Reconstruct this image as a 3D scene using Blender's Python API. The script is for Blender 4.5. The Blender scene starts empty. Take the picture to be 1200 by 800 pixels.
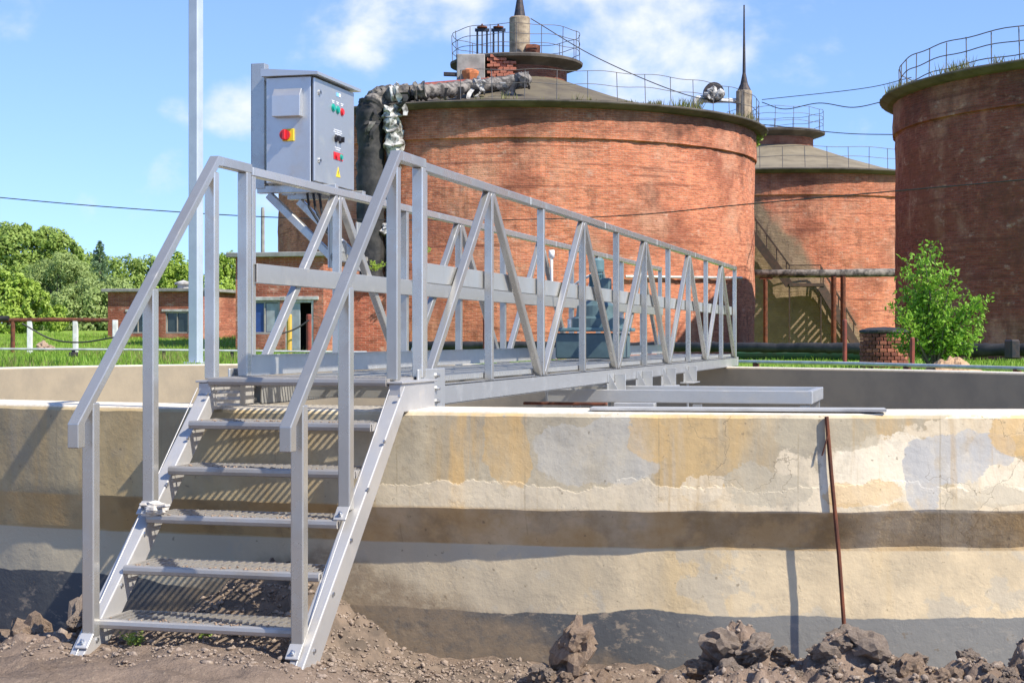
import bpy, math, random
import numpy as np
from mathutils import Vector, noise as mn
random.seed(7); RNG = np.random.default_rng(11)
scene = bpy.context.scene
COL = scene.collection

# ------------------------------------------------------------------ camera, sky, sun, exposure
YAW = 0.259
CAM = np.array([2.518, -7.836, 1.339])
FPX = 1932.0; HY = 395.84
FW = np.array([-math.sin(YAW), math.cos(YAW), 0.0]); RT = np.array([math.cos(YAW), math.sin(YAW), 0.0])
cd = bpy.data.cameras.new('camera'); cam = bpy.data.objects.new('camera', cd); COL.objects.link(cam)
cam.location = CAM; cam.rotation_euler = (math.pi/2, 0, YAW)
cd.sensor_width = 36.0; cd.lens = FPX/1200*36.0; cd.shift_y = -(400-HY)/1200
cd.clip_end = 6000; cd.clip_start = 0.05
scene.camera = cam
scene.render.resolution_x = 1024; scene.render.resolution_y = 682

REL = math.radians(56); ELEV = math.radians(46)
SUNH = -FW*math.cos(REL) + RT*math.sin(REL)              # horizontal direction towards the sun
SUNV = Vector((SUNH[0]*math.cos(ELEV), SUNH[1]*math.cos(ELEV), math.sin(ELEV)))
sl = bpy.data.lights.new('sun', 'SUN'); sl.energy = 4.6; sl.angle = math.radians(0.53); sl.color = (1.0, 0.93, 0.81)
so = bpy.data.objects.new('sun', sl); COL.objects.link(so); so.location = (20, -20, 30)
so.rotation_euler = SUNV.to_track_quat('Z', 'Y').to_euler()

def raydir(x, y):
    d = FW + RT*((x-600)/FPX) + np.array([0, 0, 1.0])*((HY-y)/FPX)
    return d/np.linalg.norm(d)
def pt(lat, dep, z=0.0):                                   # a place given by metres sideways and metres ahead
    p = CAM + RT*lat + FW*dep
    return np.array([p[0], p[1], z])
def px(x, y, D):                                           # photograph point at depth D -> place
    return CAM + (FW + RT*((x-600)/FPX) + np.array([0, 0, 1.0])*((HY-y)/FPX))*D

w = bpy.data.worlds.new('World'); scene.world = w; w.use_nodes = True
nt = w.node_tree; nt.nodes.clear()
def N(t, kind, **kw):
    n = t.nodes.new(kind)
    for k, v in kw.items():
        if k.startswith('i_'):
            key = k[2:]
            n.inputs[int(key) if key.isdigit() else key.replace('_', ' ')].default_value = v
        else: setattr(n, k, v)
    return n
def math_n(t, op, a, b=None, clamp=False):
    n = t.nodes.new('ShaderNodeMath'); n.operation = op; n.use_clamp = clamp
    for i, v in enumerate((a, b)):
        if v is None: continue
        if isinstance(v, (int, float)): n.inputs[i].default_value = v
        else: t.links.new(v, n.inputs[i])
    return n.outputs[0]
def mapr(t, v, a, b, c=0.0, d=1.0, smooth=True):
    n = t.nodes.new('ShaderNodeMapRange'); n.interpolation_type = 'SMOOTHSTEP' if smooth else 'LINEAR'
    t.links.new(v, n.inputs[0])
    for i, q in enumerate((a, b, c, d)): n.inputs[i+1].default_value = q
    return n.outputs[0]
def mixc(t, f, a, b, blend='MIX'):
    n = t.nodes.new('ShaderNodeMix'); n.data_type = 'RGBA'; n.blend_type = blend
    if isinstance(f, (int, float)): n.inputs[0].default_value = f
    else: t.links.new(f, n.inputs[0])
    for i, v in ((6, a), (7, b)):
        if isinstance(v, tuple): n.inputs[i].default_value = (v[0], v[1], v[2], 1)
        else: t.links.new(v, n.inputs[i])
    return n.outputs[2]
sky = N(nt, 'ShaderNodeTexSky', sky_type='NISHITA', sun_disc=False)
sky.sun_elevation = ELEV; sky.sun_rotation = math.atan2(SUNH[0], SUNH[1])
sky.air_density = 1.0; sky.dust_density = 0.15; sky.ozone_density = 3.0; sky.altitude = 200
skv = N(nt, 'ShaderNodeVectorMath', operation='ADD'); skv.inputs[1].default_value = (0, 0, .10)
skt = N(nt, 'ShaderNodeTexCoord'); nt.links.new(skt.outputs['Generated'], skv.inputs[0])
skn = N(nt, 'ShaderNodeVectorMath', operation='NORMALIZE'); nt.links.new(skv.outputs[0], skn.inputs[0]); nt.links.new(skn.outputs[0], sky.inputs[0])
tint = mixc(nt, 1.0, sky.outputs[0], (0.90, 0.94, 1.12), 'MULTIPLY')
tc = N(nt, 'ShaderNodeTexCoord')
sep = N(nt, 'ShaderNodeSeparateXYZ'); nt.links.new(tc.outputs['Generated'], sep.inputs[0])
n1 = N(nt, 'ShaderNodeTexNoise', noise_dimensions='3D'); n1.inputs['Scale'].default_value = 11.0; n1.inputs['Detail'].default_value = 9; n1.inputs['Roughness'].default_value = 0.54; n1.inputs['Distortion'].default_value = 0.15
mp = N(nt, 'ShaderNodeMapping'); mp.inputs['Scale'].default_value = (1, 1, 1.35); mp.inputs['Location'].default_value = (3.1, 1.7, 0.4)
nt.links.new(tc.outputs['Generated'], mp.inputs[0]); nt.links.new(mp.outputs[0], n1.inputs[0])
n2 = N(nt, 'ShaderNodeTexNoise'); n2.inputs['Scale'].default_value = 2.6; n2.inputs['Detail'].default_value = 3
nt.links.new(mp.outputs[0], n2.inputs[0])
wide = mapr(nt, n2.outputs[0], 0.5, 0.75, 0.0, 0.07)
acc = wide
for (x, y, rad, wt) in ((405, 10, 2.3, .19), (470, 15, 2.0, .13), (590, 5, 2.2, .20), (690, 22, 2.8, .23), (775, 52, 2.2, .17), (835, 48, 1.4, .13), (640, 50, 2.3, .18), (272, 122, 1.1, .19), (213, 125, 0.8, .17), (205, 208, 1.1, .12), (300, 245, 1.7, .14), (300, 285, 2.6, .12), (150, 300, 2.4, .12), (700, 105, 2.5, .16), (560, 85, 1.9, .13), (1040, 190, 1.6, .13), (330, 170, 1.2, .10)):
    d = raydir(x, y)
    vm = N(nt, 'ShaderNodeVectorMath', operation='DOT_PRODUCT'); vm.inputs[1].default_value = d
    nrm = N(nt, 'ShaderNodeVectorMath', operation='NORMALIZE'); nt.links.new(tc.outputs['Generated'], nrm.inputs[0]); nt.links.new(nrm.outputs[0], vm.inputs[0])
    b = mapr(nt, vm.outputs['Value'], math.cos(math.radians(rad*1.6)), 1.0, 0.0, wt)
    acc = math_n(nt, 'MAXIMUM', acc, b)
dens = math_n(nt, 'ADD', n1.outputs[0], acc)
cl = mapr(nt, dens, 0.62, 0.86, 0.0, 0.90)
up = mapr(nt, sep.outputs[2], -0.02, 0.03)
cl = math_n(nt, 'MULTIPLY', cl, up)
shade = mapr(nt, dens, 0.62, 0.95, 0.0, 1.0)
ccol = mixc(nt, shade, (4.2, 4.4, 4.75), (5.1, 5.1, 5.15))
outc = mixc(nt, cl, tint, ccol)
bg = N(nt, 'ShaderNodeBackground'); bg.inputs[1].default_value = 0.14
wo = N(nt, 'ShaderNodeOutputWorld')
nt.links.new(outc, bg.inputs[0]); nt.links.new(bg.outputs[0], wo.inputs[0])

vs = scene.view_settings
vs.view_transform = 'Standard'; vs.look = 'None'; vs.gamma = 1.0; vs.use_curve_mapping = False; vs.exposure = 0.70

# ------------------------------------------------------------------ materials
MATS = {}
def newmat(name):
    m = bpy.data.materials.new(name); m.use_nodes = True
    t = m.node_tree; t.nodes.clear()
    b = t.nodes.new('ShaderNodeBsdfPrincipled'); o = t.nodes.new('ShaderNodeOutputMaterial')
    t.links.new(b.outputs[0], o.inputs[0]); MATS[name] = m
    return m, t, b
def tnoise(t, vec, scale, detail=4, rough=0.55, sc=None, dist=0.0, loc=None):
    if sc is not None or loc is not None:
        mp = t.nodes.new('ShaderNodeMapping')
        if sc is not None: mp.inputs['Scale'].default_value = sc
        if loc is not None: mp.inputs['Location'].default_value = loc
        t.links.new(vec, mp.inputs[0]); vec = mp.outputs[0]
    n = t.nodes.new('ShaderNodeTexNoise'); n.inputs['Scale'].default_value = scale; n.inputs['Detail'].default_value = detail
    n.inputs['Roughness'].default_value = rough; n.inputs['Distortion'].default_value = dist
    t.links.new(vec, n.inputs[0]); return n.outputs[0]
def coord(t, kind='Object'):
    return t.nodes.new('ShaderNodeTexCoord').outputs[kind]
def bump(t, b, h, strength=0.3, dist=0.01):
    n = t.nodes.new('ShaderNodeBump'); n.inputs['Strength'].default_value = strength; n.inputs['Distance'].default_value = dist
    t.links.new(h, n.inputs['Height']); t.links.new(n.outputs[0], b.inputs['Normal'])
def simple(name, c1, c2=None, rough=0.6, metal=0.0, scale=6.0, sc=None, bumps=0.0, bdist=0.004, spec=None, rr=None, detail=5, lo=.35, hi=.65, trans=0.0):
    m, t, b = newmat(name)
    v = coord(t)
    n = tnoise(t, v, scale, detail, 0.6, sc)
    f = mapr(t, n, lo, hi)
    b.inputs['Base Color'].default_value = (*c1, 1)
    if c2: t.links.new(mixc(t, f, c1, c2), b.inputs['Base Color'])
    b.inputs['Roughness'].default_value = rough; b.inputs['Metallic'].default_value = metal
    if rr: t.links.new(mapr(t, n, .3, .7, rr[0], rr[1]), b.inputs['Roughness'])
    if spec is not None: b.inputs['Specular IOR Level'].default_value = spec
    if bumps: bump(t, b, n, bumps, bdist)
    if trans:
        b.inputs['Subsurface Weight'].default_value = 0.0
    return m
def alu(name, base=(.72, .73, .745), c2=(.55, .56, .575), ro=(.24, .38), dust=(.36, .31, .25), dustamt=.2, metal=.9):
    m, t, b = newmat(name)
    v = coord(t)
    n = tnoise(t, v, 9, 6, .6)
    fine = tnoise(t, v, 90, 3, .6)
    st = tnoise(t, v, 2.2, 6, .65)
    c = mixc(t, mapr(t, st, .35, .7), base, c2)
    d = mapr(t, n, .54, .80, 0.0, dustamt)
    c = mixc(t, d, c, dust)
    oi = t.nodes.new('ShaderNodeObjectInfo'); vv = mapr(t, oi.outputs['Random'], 0, 1, .84, 1.08, False)
    cb = t.nodes.new('ShaderNodeVectorMath'); cb.operation = 'SCALE'; t.links.new(c, cb.inputs[0]); t.links.new(vv, cb.inputs['Scale'])
    sm_ = mapr(t, tnoise(t, v, 5, 6, .7), .55, .75, 0, .22); c = mixc(t, sm_, cb.outputs[0], (.33, .315, .29))
    t.links.new(c, b.inputs['Base Color'])
    t.links.new(mapr(t, d, 0, 1, metal, metal*.3, False), b.inputs['Metallic'])
    r = math_n(t, 'ADD', mapr(t, st, .3, .75, ro[0], ro[1]), mapr(t, n, .5, .8, 0.0, .22))
    t.links.new(r, b.inputs['Roughness'])
    bump(t, b, fine, .025, .002)
    return m
alu('alu', (.56, .545, .505), (.47, .455, .42), (.22, .34), dustamt=.06, metal=.66); alu('alu_beam', (.60, .59, .555), (.53, .52, .485), (.36, .5), metal=.65)
alu('alu_stair', (.60, .58, .55), (.50, .48, .45), (.38, .55), (.40, .34, .27), .5, .5)
alu('alu_tread', (.48, .455, .42), (.38, .35, .31), (.42, .6), (.31, .26, .21), .7, .6)
alu('steel_cab', (.60, .60, .585), (.55, .55, .535), (.34, .42), dustamt=.16, metal=.72)
simple('bolt', (.62, .64, .66), (.4, .4, .4), .35, .9, 40)
simple('rust', (.20, .065, .03), (.09, .035, .022), .85, 0.2, 7, bumps=.4)
simple('rust_red', (.26, .05, .03), (.15, .035, .025), .7, 0.0, 7)
simple('black_wrap', (.010, .010, .011), (.035, .032, .03), .7, 0.0, 3.0, bumps=.6, bdist=.05)
simple('white_wrap', (.56, .55, .52), (.10, .09, .08), .8, 0.0, 4.5, bumps=.6, bdist=.05)
simple('grey_wrap', (.24, .215, .19), (.04, .036, .034), .85, 0.0, 4.0, bumps=.6, bdist=.05)
simple('white_paint', (.74, .74, .72), (.55, .53, .5), .55, 0.0, 5)
simple('pale_pipe', (.56, .57, .56), (.40, .40, .38), .5, 0.3, 5)
simple('green_paint', (.015, .075, .03), (.03, .06, .025), .6, 0.0, 5)
simple('dark_steel', (.03, .032, .04), (.07, .05, .045), .6, 0.4, 8)
simple('grey_rail', (.10, .105, .12), (.16, .13, .11), .6, 0.3, 5)
simple('stair_steel', (.055, .038, .028), (.09, .05, .035), .8, 0.1, 5)
simple('blue_steel', (.03, .04, .075), (.05, .05, .06), .6, 0.3, 8)
simple('teal', (.09, .145, .155), (.07, .115, .125), .42, 0.0, 10)
simple('teal_light', (.12, .21, .225), (.10, .17, .185), .45, 0.0, 10)
simple('pole_paint', (.50, .54, .60), (.44, .48, .54), .42, 0.25, 3)
simple('wire', (.02, .02, .022), None, .6)
simple('concrete_grey', (.33, .31, .28), (.22, .205, .185), .9, 0, 2.2, bumps=.4, bdist=.02)
simple('eave_concrete', (.13, .11, .09), (.075, .062, .05), .95, 0, 1.2, bumps=.5, bdist=.03)
simple('mud', (.19, .14, .10), (.10, .076, .056), .95, 0, 9, bumps=.9, bdist=.02)
simple('concrete_pale', (.52, .51, .48), (.36, .34, .31), .9, 0, 4, bumps=.3, bdist=.01)
simple('pillar_stone', (.40, .32, .22), (.22, .17, .12), .9, 0, 3.0, bumps=.5, bdist=.03)
simple('roof_felt', (.085, .068, .048), (.14, .115, .072), .95, 0, .8, bumps=.5, bdist=.04)
simple('roof_moss', (.23, .19, .125), (.16, .13, .085), .95, 0, .7, bumps=.5, bdist=.04)
simple('roof_flat', (.30, .29, .27), (.2, .19, .18), .9, 0, 2)
simple('dark_inside', (.008, .008, .009), None, .9)
simple('glass', (.02, .03, .035), (.04, .055, .06), .12, 0, 2, spec=.6)
simple('blue_panel', (.03, .075, .26), (.025, .05, .18), .5, 0, 3)
simple('grey_panel', (.33, .36, .38), (.25, .26, .27), .7, 0, 3)
simple('yellow_paint', (.62, .40, .07), (.5, .31, .06), .6, 0, 6)
simple('red_btn', (.62, .02, .025), None, .3); simple('green_btn', (.0, .32, .24), None, .3); simple('yellow_plate', (.75, .55, .02), None, .35)
simple('black_btn', (.02, .02, .025), None, .35); simple('white_label', (.75, .76, .78), None, .5); simple('blue_label', (.2, .5, .85), None, .5)
simple('rag', (.55, .52, .47), (.36, .33, .29), .9, 0, 40, bumps=.5, bdist=.006)
simple('bark', (.09, .07, .05), (.16, .13, .1), .95, 0, 8, bumps=.5, bdist=.01)
simple('sand', (.46, .30, .17), (.34, .21, .12), .95, 0, 14, bumps=.5, bdist=.02)
simple('dry_grass', (.28, .23, .10), (.16, .17, .05), .9, 0, 2)
simple('plank', (.42, .42, .41), (.3, .3, .29), .8, 0, 6, (1, 8, 8), bumps=.2)
simple('orange_rag', (.62, .20, .07), (.4, .14, .06), .8, 0, 4)

def leafmat(name, c1, c2, c3):
    m, t, b = newmat(name)
    v = coord(t); g = t.nodes.new('ShaderNodeNewGeometry')
    c = mixc(t, g.outputs['Random Per Island'], c1, c2)
    n = tnoise(t, v, .9, 2)
    c = mixc(t, mapr(t, n, .4, .65), c, c3)
    t.links.new(c, b.inputs['Base Color']); b.inputs['Roughness'].default_value = .5
    b.inputs['Specular IOR Level'].default_value = .3
    tr = t.nodes.new('ShaderNodeBsdfTranslucent'); t.links.new(c, tr.inputs[0])
    mx = t.nodes.new('ShaderNodeMixShader'); mx.inputs[0].default_value = .35
    o = [n for n in t.nodes if n.type == 'OUTPUT_MATERIAL'][0]
    t.links.new(b.outputs[0], mx.inputs[1]); t.links.new(tr.outputs[0], mx.inputs[2]); t.links.new(mx.outputs[0], o.inputs[0])
leafmat('leaf_bright', (.33, .46, .07), (.42, .53, .11), (.36, .49, .08))
leafmat('leaf_maple', (.17, .33, .03), (.29, .47, .06), (.21, .39, .04))
leafmat('leaf_mid', (.26, .37, .08), (.33, .42, .10), (.29, .39, .09))
leafmat('leaf_willow', (.31, .40, .13), (.37, .45, .16), (.29, .38, .12))
leafmat('leaf_dark', (.035, .08, .02), (.06, .11, .03), (.045, .09, .025))
leafmat('leaf_conifer', (.15, .24, .12), (.20, .29, .15), (.17, .26, .13))
leafmat('grass_blade', (.20, .34, .035), (.29, .43, .06), (.18, .31, .035))
leafmat('grass_dry', (.30, .25, .10), (.22, .22, .07), (.20, .22, .06))

R_TANK = 10.0
a2_c = pt(math.tan(math.radians(9.06))*93.9, 93.9, 0); a2_ = math.atan2(CAM[1]-a2_c[1], CAM[0]-a2_c[0])
def brick_mat(name, ca, cb, mortar, plaster=False, soot_shade=0.5, z_top=None, drip=False):
    m, t, b = newmat(name)
    uv = coord(t, 'UV'); ob = coord(t)
    br = t.nodes.new('ShaderNodeTexBrick')
    br.inputs['Scale'].default_value = 1.0; br.inputs['Brick Width'].default_value = .27; br.inputs['Row Height'].default_value = .082
    br.inputs['Mortar Size'].default_value = .008; br.inputs['Mortar Smooth'].default_value = .3; br.inputs['Bias'].default_value = -.1
    br.inputs['Color1'].default_value = (*ca, 1); br.inputs['Color2'].default_value = (*cb, 1); br.inputs['Mortar'].default_value = (*mortar, 1)
    wob = t.nodes.new('ShaderNodeVectorMath'); wob.operation = 'ADD'
    nz = t.nodes.new('ShaderNodeTexNoise'); nz.inputs['Scale'].default_value = .8; t.links.new(uv, nz.inputs[0])
    sc_ = t.nodes.new('ShaderNodeVectorMath'); sc_.operation = 'SCALE'; sc_.inputs['Scale'].default_value = .05; t.links.new(nz.outputs['Color'], sc_.inputs[0])
    t.links.new(uv, wob.inputs[0]); t.links.new(sc_.outputs[0], wob.inputs[1]); t.links.new(wob.outputs[0], br.inputs[0])
    c = br.outputs['Color']
    # row-wise and blotchy variation
    rows = tnoise(t, uv, 1.0, 6, .72, (2.4, 10.0, 1))
    c = mixc(t, mapr(t, rows, .30, .62), mixc(t, 1.0, c, (.72, .66, .64), 'MULTIPLY'), mixc(t, 1.0, c, (1.25, 1.2, 1.15), 'MULTIPLY'))
    spots = tnoise(t, uv, 2.2, 6, .72)
    c = mixc(t, mapr(t, spots, .54, .72, 0, .8), c, (.56, .25, .15))
    big = tnoise(t, uv, .32, 5, .6)
    c = mixc(t, mapr(t, big, .46, .66, 0, .7), c, (.25, .082, .052))
    wsh = tnoise(t, uv, .45, 6, .66, (1, .7, 1), loc=(11, 3, 0))
    c = mixc(t, mapr(t, wsh, .47, .68, 0, .55), c, (.66, .37, .245))
    pits = tnoise(t, uv, 5.0, 5, .65, (.8, 2.4, 1), loc=(3, 5, 0))
    c = mixc(t, mapr(t, pits, .61, .70, 0, .8), c, (.09, .035, .025))
    pale = tnoise(t, uv, 1.6, 5, .7, (1, 1.8, 1), loc=(9, 2, 0))
    c = mixc(t, mapr(t, pale, .56, .74, 0, .7), c, (.68, .47, .36))
    crs = tnoise(t, uv, 1.0, 4, .6, (.18, 5.0, 1), loc=(2, 8, 0))
    c = mixc(t, mapr(t, crs, .57, .66, 0, .55), c, (.17, .06, .042))
    soo = tnoise(t, uv, .55, 7, .72, (1, .8, 1), loc=(7, 7, 0))
    c = mixc(t, mapr(t, soo, .54, .68, 0, .6), c, (.13, .058, .042))
    sp = t.nodes.new('ShaderNodeSeparateXYZ'); t.links.new(uv, sp.inputs[0])
    if z_top:
        st = tnoise(t, uv, .55, 6, .7, loc=(1, 4, 0))
        hh = math_n(t, 'ADD', sp.outputs[1], mapr(t, st, .3, .7, -1.2, 1.2, False))
        f = mapr(t, hh, z_top-1.6, z_top+.3, 0.0, soot_shade)  # soot stains with the eave's shadow painted in, darker towards the eave
        c = mixc(t, f, c, (.055, .03, .024))
        # white lime runs under the eave
        dr = tnoise(t, uv, 1.0, 3, .5, (1.1, .05, 1), loc=(4.3, 0, 0))
        zz = mapr(t, sp.outputs[1], z_top-3.2, z_top-.1, 0.0, 1.0)
        f2 = math_n(t, 'MULTIPLY', mapr(t, dr, .66, .76, 0, .75), zz)
        f2 = math_n(t, 'MULTIPLY', f2, mapr(t, pale, .38, .6))
        c = mixc(t, f2, c, (.58, .50, .42))
    if plaster:                                            # tan render left on the lower part of the wall
        d1 = math_n(t, 'ADD', math_n(t, 'SUBTRACT', sp.outputs[0], a2_*R_TANK), math_n(t, 'MULTIPLY', tnoise(t, uv, .7, 5, .6), 2.4))
        d2 = math_n(t, 'ADD', d1, math_n(t, 'MULTIPLY', sp.outputs[1], .80))
        f3 = mapr(t, d2, plaster-.5, plaster+.5, .95, 0.0)
        c = mixc(t, f3, c, mixc(t, mapr(t, spots, .35, .65), (.33, .245, .155), (.25, .185, .12)))
    t.links.new(c, b.inputs['Base Color']); b.inputs['Roughness'].default_value = .92; b.inputs['Specular IOR Level'].default_value = .2
    h = math_n(t, 'ADD', math_n(t, 'MULTIPLY', br.outputs['Fac'], -.5), math_n(t, 'MULTIPLY', spots, .9))
    h = math_n(t, 'ADD', h, math_n(t, 'MULTIPLY', rows, .8))
    bump(t, b, h, .9, .06)
    return m
brick_mat('brick_tank', (.60, .215, .115), (.46, .15, .085), (.58, .38, .28), soot_shade=.62, z_top=9.7)
brick_mat('brick_tank_far', (.60, .215, .115), (.48, .155, .085), (.52, .34, .25), plaster=7.1, soot_shade=.45, z_top=9.7)
brick_mat('brick_tank_shaded', (.27, .08, .056), (.195, .058, .044), (.25, .14, .112), soot_shade=.5, z_top=9.7)  # tank brick darkened, the shade on this tank put into its colour
brick_mat('brick_house', (.40, .125, .075), (.31, .092, .06), (.44, .30, .24), soot_shade=.3)
simple('brick_piece', (.24, .075, .045), (.15, .05, .035), .95, 0, 12, bumps=.5)
simple('brick_piece_b', (.46, .17, .10), (.32, .11, .07), .95, 0, 12, bumps=.5)

def basin_mat():
    m, t, b = newmat('basin_concrete')
    v = coord(t)
    sp = t.nodes.new('ShaderNodeSeparateXYZ'); t.links.new(v, sp.inputs[0])
    X, Y, Z = sp.outputs[0], sp.outputs[1], sp.outputs[2]
    g = tnoise(t, v, 2.6, 7, .62)
    fine = tnoise(t, v, 26, 5, .65)
    streak = tnoise(t, v, 1.0, 6, .62, (5.5, 5.5, .5))
    streak2 = tnoise(t, v, 1.0, 6, .62, (2.4, 2.4, .35), loc=(5.2, 0, 0))
    drip = tnoise(t, v, 1.0, 4, .6, (16, 16, .8), loc=(2.2, 1, 0))
    def lin(a, k, o=0.0): return math_n(t, 'ADD', math_n(t, 'MULTIPLY', a, k), o)
    w1 = lin(tnoise(t, v, 3.2, 7, .62, loc=(2, 0, 7)), 1, -.5); w2 = lin(tnoise(t, v, 1.5, 6, .6, loc=(8, 3, 1)), 1, -.5); w3 = lin(tnoise(t, v, 11, 6, .7, loc=(4, 3, 1)), 1, -.5); mot = mapr(t, tnoise(t, v, 7, 7, .7, (1, 1, .6), loc=(1, 9, 3)), .34, .56, .45, 1)
    c = mixc(t, mapr(t, g, .33, .68), (.50, .44, .32), (.36, .325, .25))
    c = mixc(t, mapr(t, streak2, .46, .64, 0, .75), c, (.50, .345, .15))
    c = mixc(t, mapr(t, streak, .54, .68, 0, .65), c, (.58, .38, .15))
    c = mixc(t, mapr(t, streak, .43, .27, 0, .7), c, (.45, .425, .37))
    c = mixc(t, mapr(t, tnoise(t, v, 14, 7, .75, loc=(3, 3, 1)), .5, .68, 0, .38), c, (.25, .21, .145))
    c = mixc(t, mapr(t, X, -.0, -.9, 0, .7), c, mixc(t, mapr(t, g, .35, .65), (.42, .34, .19), (.29, .235, .14)))
    def ell(cx, cz, rx, rz, soft=.035, k=3.2):
        a = math_n(t, 'DIVIDE', math_n(t, 'SUBTRACT', math_n(t, 'ADD', X, lin(w2, .22)), cx), rx); d = math_n(t, 'DIVIDE', math_n(t, 'SUBTRACT', math_n(t, 'ADD', Z, lin(w1, .16)), cz), rz)
        # squarish blob with a torn edge
        r = math_n(t, 'ADD', math_n(t, 'POWER', math_n(t, 'ABSOLUTE', a), 3.0), math_n(t, 'POWER', math_n(t, 'ABSOLUTE', d), 3.0))
        r = math_n(t, 'ADD', r, math_n(t, 'ADD', math_n(t, 'MULTIPLY', w1, k), lin(w3, 2.2)))
        return mapr(t, r, 1+soft*3, 1-soft*3, 0, 1)
    WH = (.64, .565, .43); WH2 = (.72, .66, .53); GB = (.43, .435, .43); TN = (.44, .40, .31); OC = (.58, .40, .18)
    e = math_n(t, 'ADD', Z, math_n(t, 'ADD', lin(w1, .22), lin(w2, .16)))
    strip = mapr(t, e, .665, .655, 0, 1)
    strip = math_n(t, 'MULTIPLY', strip, mapr(t, X, -.3, .05, 0.0, 1))
    strip = math_n(t, 'MULTIPLY', strip, mapr(t, tnoise(t, v, 6, 5, .65), .33, .5, .45, 1))
    c = mixc(t, math_n(t, 'MULTIPLY', math_n(t, 'MULTIPLY', strip, mot), .8), c, WH)
    for (cx, cz, rx, rz, col, a) in ((2.16, .74, .24, .16, WH2, .95), (1.86, .64, .10, .2, WH, .85), (2.62, .94, .30, .055, WH, .85), (2.75, .70, .24, .11, WH2, .9), (2.35, .80, .12, .12, WH2, .85),
                                     (2.52, .80, .17, .12, GB, .9), (2.40, .70, .07, .15, GB, .88), (2.72, .83, .10, .07, GB, .85), (1.72, .66, .18, .085, TN, .85), (2.0, .90, .22, .07, (.40, .36, .27), .8), (2.12, .625, .16, .055, OC, .6), (.55, .82, .10, .17, OC, .65), (2.84, .90, .13, .09, OC, .75), (.95, .82, .26, .15, (.46, .46, .43), .6), (2.66, .62, .2, .05, TN, .7), (1.2, .88, .08, .1, OC, .6), (1.42, .66, .1, .06, WH, .8)):
        c = mixc(t, math_n(t, 'MULTIPLY', math_n(t, 'MULTIPLY', ell(cx, cz, rx, rz), mot), a), c, col)
    c = mixc(t, mapr(t, drip, .56, .72, 0, .5), c, (.42, .30, .15))
    c = mixc(t, mapr(t, tnoise(t, v, 5, 7, .7, loc=(6, 6, 6)), .52, .70, 0, .35), c, (.27, .25, .21))
    jx = math_n(t, 'ABSOLUTE', math_n(t, 'SUBTRACT', math_n(t, 'FRACT', math_n(t, 'ADD', math_n(t, 'DIVIDE', X, .62), lin(w3, .02))), .5))
    c = mixc(t, math_n(t, 'MULTIPLY', mapr(t, jx, .492, .497, 0, .4), mapr(t, w1, -.08, .04)), c, (.27, .225, .15))
    vo = t.nodes.new('ShaderNodeTexVoronoi'); vo.feature = 'DISTANCE_TO_EDGE'; vo.inputs['Scale'].default_value = 2.1
    wv = t.nodes.new('ShaderNodeVectorMath'); wv.operation = 'ADD'; nv = t.nodes.new('ShaderNodeTexNoise'); nv.inputs['Scale'].default_value = 6; nv.inputs['Detail'].default_value = 5; t.links.new(v, nv.inputs[0]); t.links.new(v, wv.inputs[0])
    ns_ = t.nodes.new('ShaderNodeVectorMath'); ns_.operation = 'SCALE'; ns_.inputs['Scale'].default_value = .35; t.links.new(nv.outputs['Color'], ns_.inputs[0]); t.links.new(ns_.outputs[0], wv.inputs[1]); t.links.new(wv.outputs[0], vo.inputs[0])
    crk = math_n(t, 'MULTIPLY', mapr(t, vo.outputs['Distance'], .006, .002, 0, .6), mapr(t, tnoise(t, v, 1.3, 2, .5, loc=(2, 2, 9)), .5, .6))
    c = mixc(t, crk, c, (.17, .14, .10))
    # lower course: paler cream, with grey patches, darker towards the stairs
    low = mapr(t, Z, .372, .362, 0, 1)
    cream = mixc(t, mapr(t, g, .36, .64), (.60, .50, .34), (.46, .39, .275))
    cream = mixc(t, mapr(t, streak2, .50, .66, 0, .55), cream, (.56, .42, .22))
    cream = mixc(t, mapr(t, tnoise(t, v, 3.6, 5, .6, loc=(7, 1, 2)), .56, .60, 0, .6), cream, (.43, .40, .33))
    cream = mixc(t, mapr(t, X, 1.3, .2, 0, .6), cream, (.38, .345, .28))
    cream = mixc(t, mapr(t, X, -.9, -1.3, 0, .7), cream, (.46, .41, .30))
    c = mixc(t, low, c, cream)
    # brown tone on the sloping band, its down-facing shade put into the colour
    sl_ = math_n(t, 'MULTIPLY', math_n(t, 'SUBTRACT', 1.0, low), mapr(t, Z, .558, .54, 0, 1))
    brn = mixc(t, mapr(t, w1, -.03, .08), (.40, .265, .115), (.26, .175, .08))
    c = mixc(t, math_n(t, 'MULTIPLY', sl_, mapr(t, g, .3, .7, .35, .9)), c, brn)
    # bitumen coat at the foot
    bz = math_n(t, 'ADD', Z, lin(w2, .10)); bz = math_n(t, 'ADD', bz, lin(w1, .03))
    bz = math_n(t, 'SUBTRACT', bz, mapr(t, X, -.9, -1.6, 0, .075))
    bit = mapr(t, bz, .066, .060, 0, 1)
    mud = tnoise(t, v, 12, 7, .72, (1, 1, 1.7))
    bc = mixc(t, mapr(t, mud, .54, .66, 0, .8), (.085, .092, .10), (.30, .255, .20))
    bc = mixc(t, mapr(t, X, 1.0, 1.8, 0, .75), bc, (.225, .23, .225))
    c = mixc(t, bit, c, bc)
    # mud splashed up behind the stairs
    sx_ = math_n(t, 'ABSOLUTE', math_n(t, 'ADD', X, .42)); ms = math_n(t, 'ADD', math_n(t, 'ADD', Z, lin(sx_, .35)), lin(w1, .35))
    c = mixc(t, math_n(t, 'MULTIPLY', mapr(t, ms, .40, .28, 0, .85), mapr(t, mud, .35, .55, .5, 1)), c, (.22, .175, .125))
    topf = mapr(t, Z, .985, .996, 0, 1)
    c = mixc(t, topf, c, mixc(t, mapr(t, fine, .4, .65), (.60, .57, .51), (.46, .43, .38)))
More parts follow.
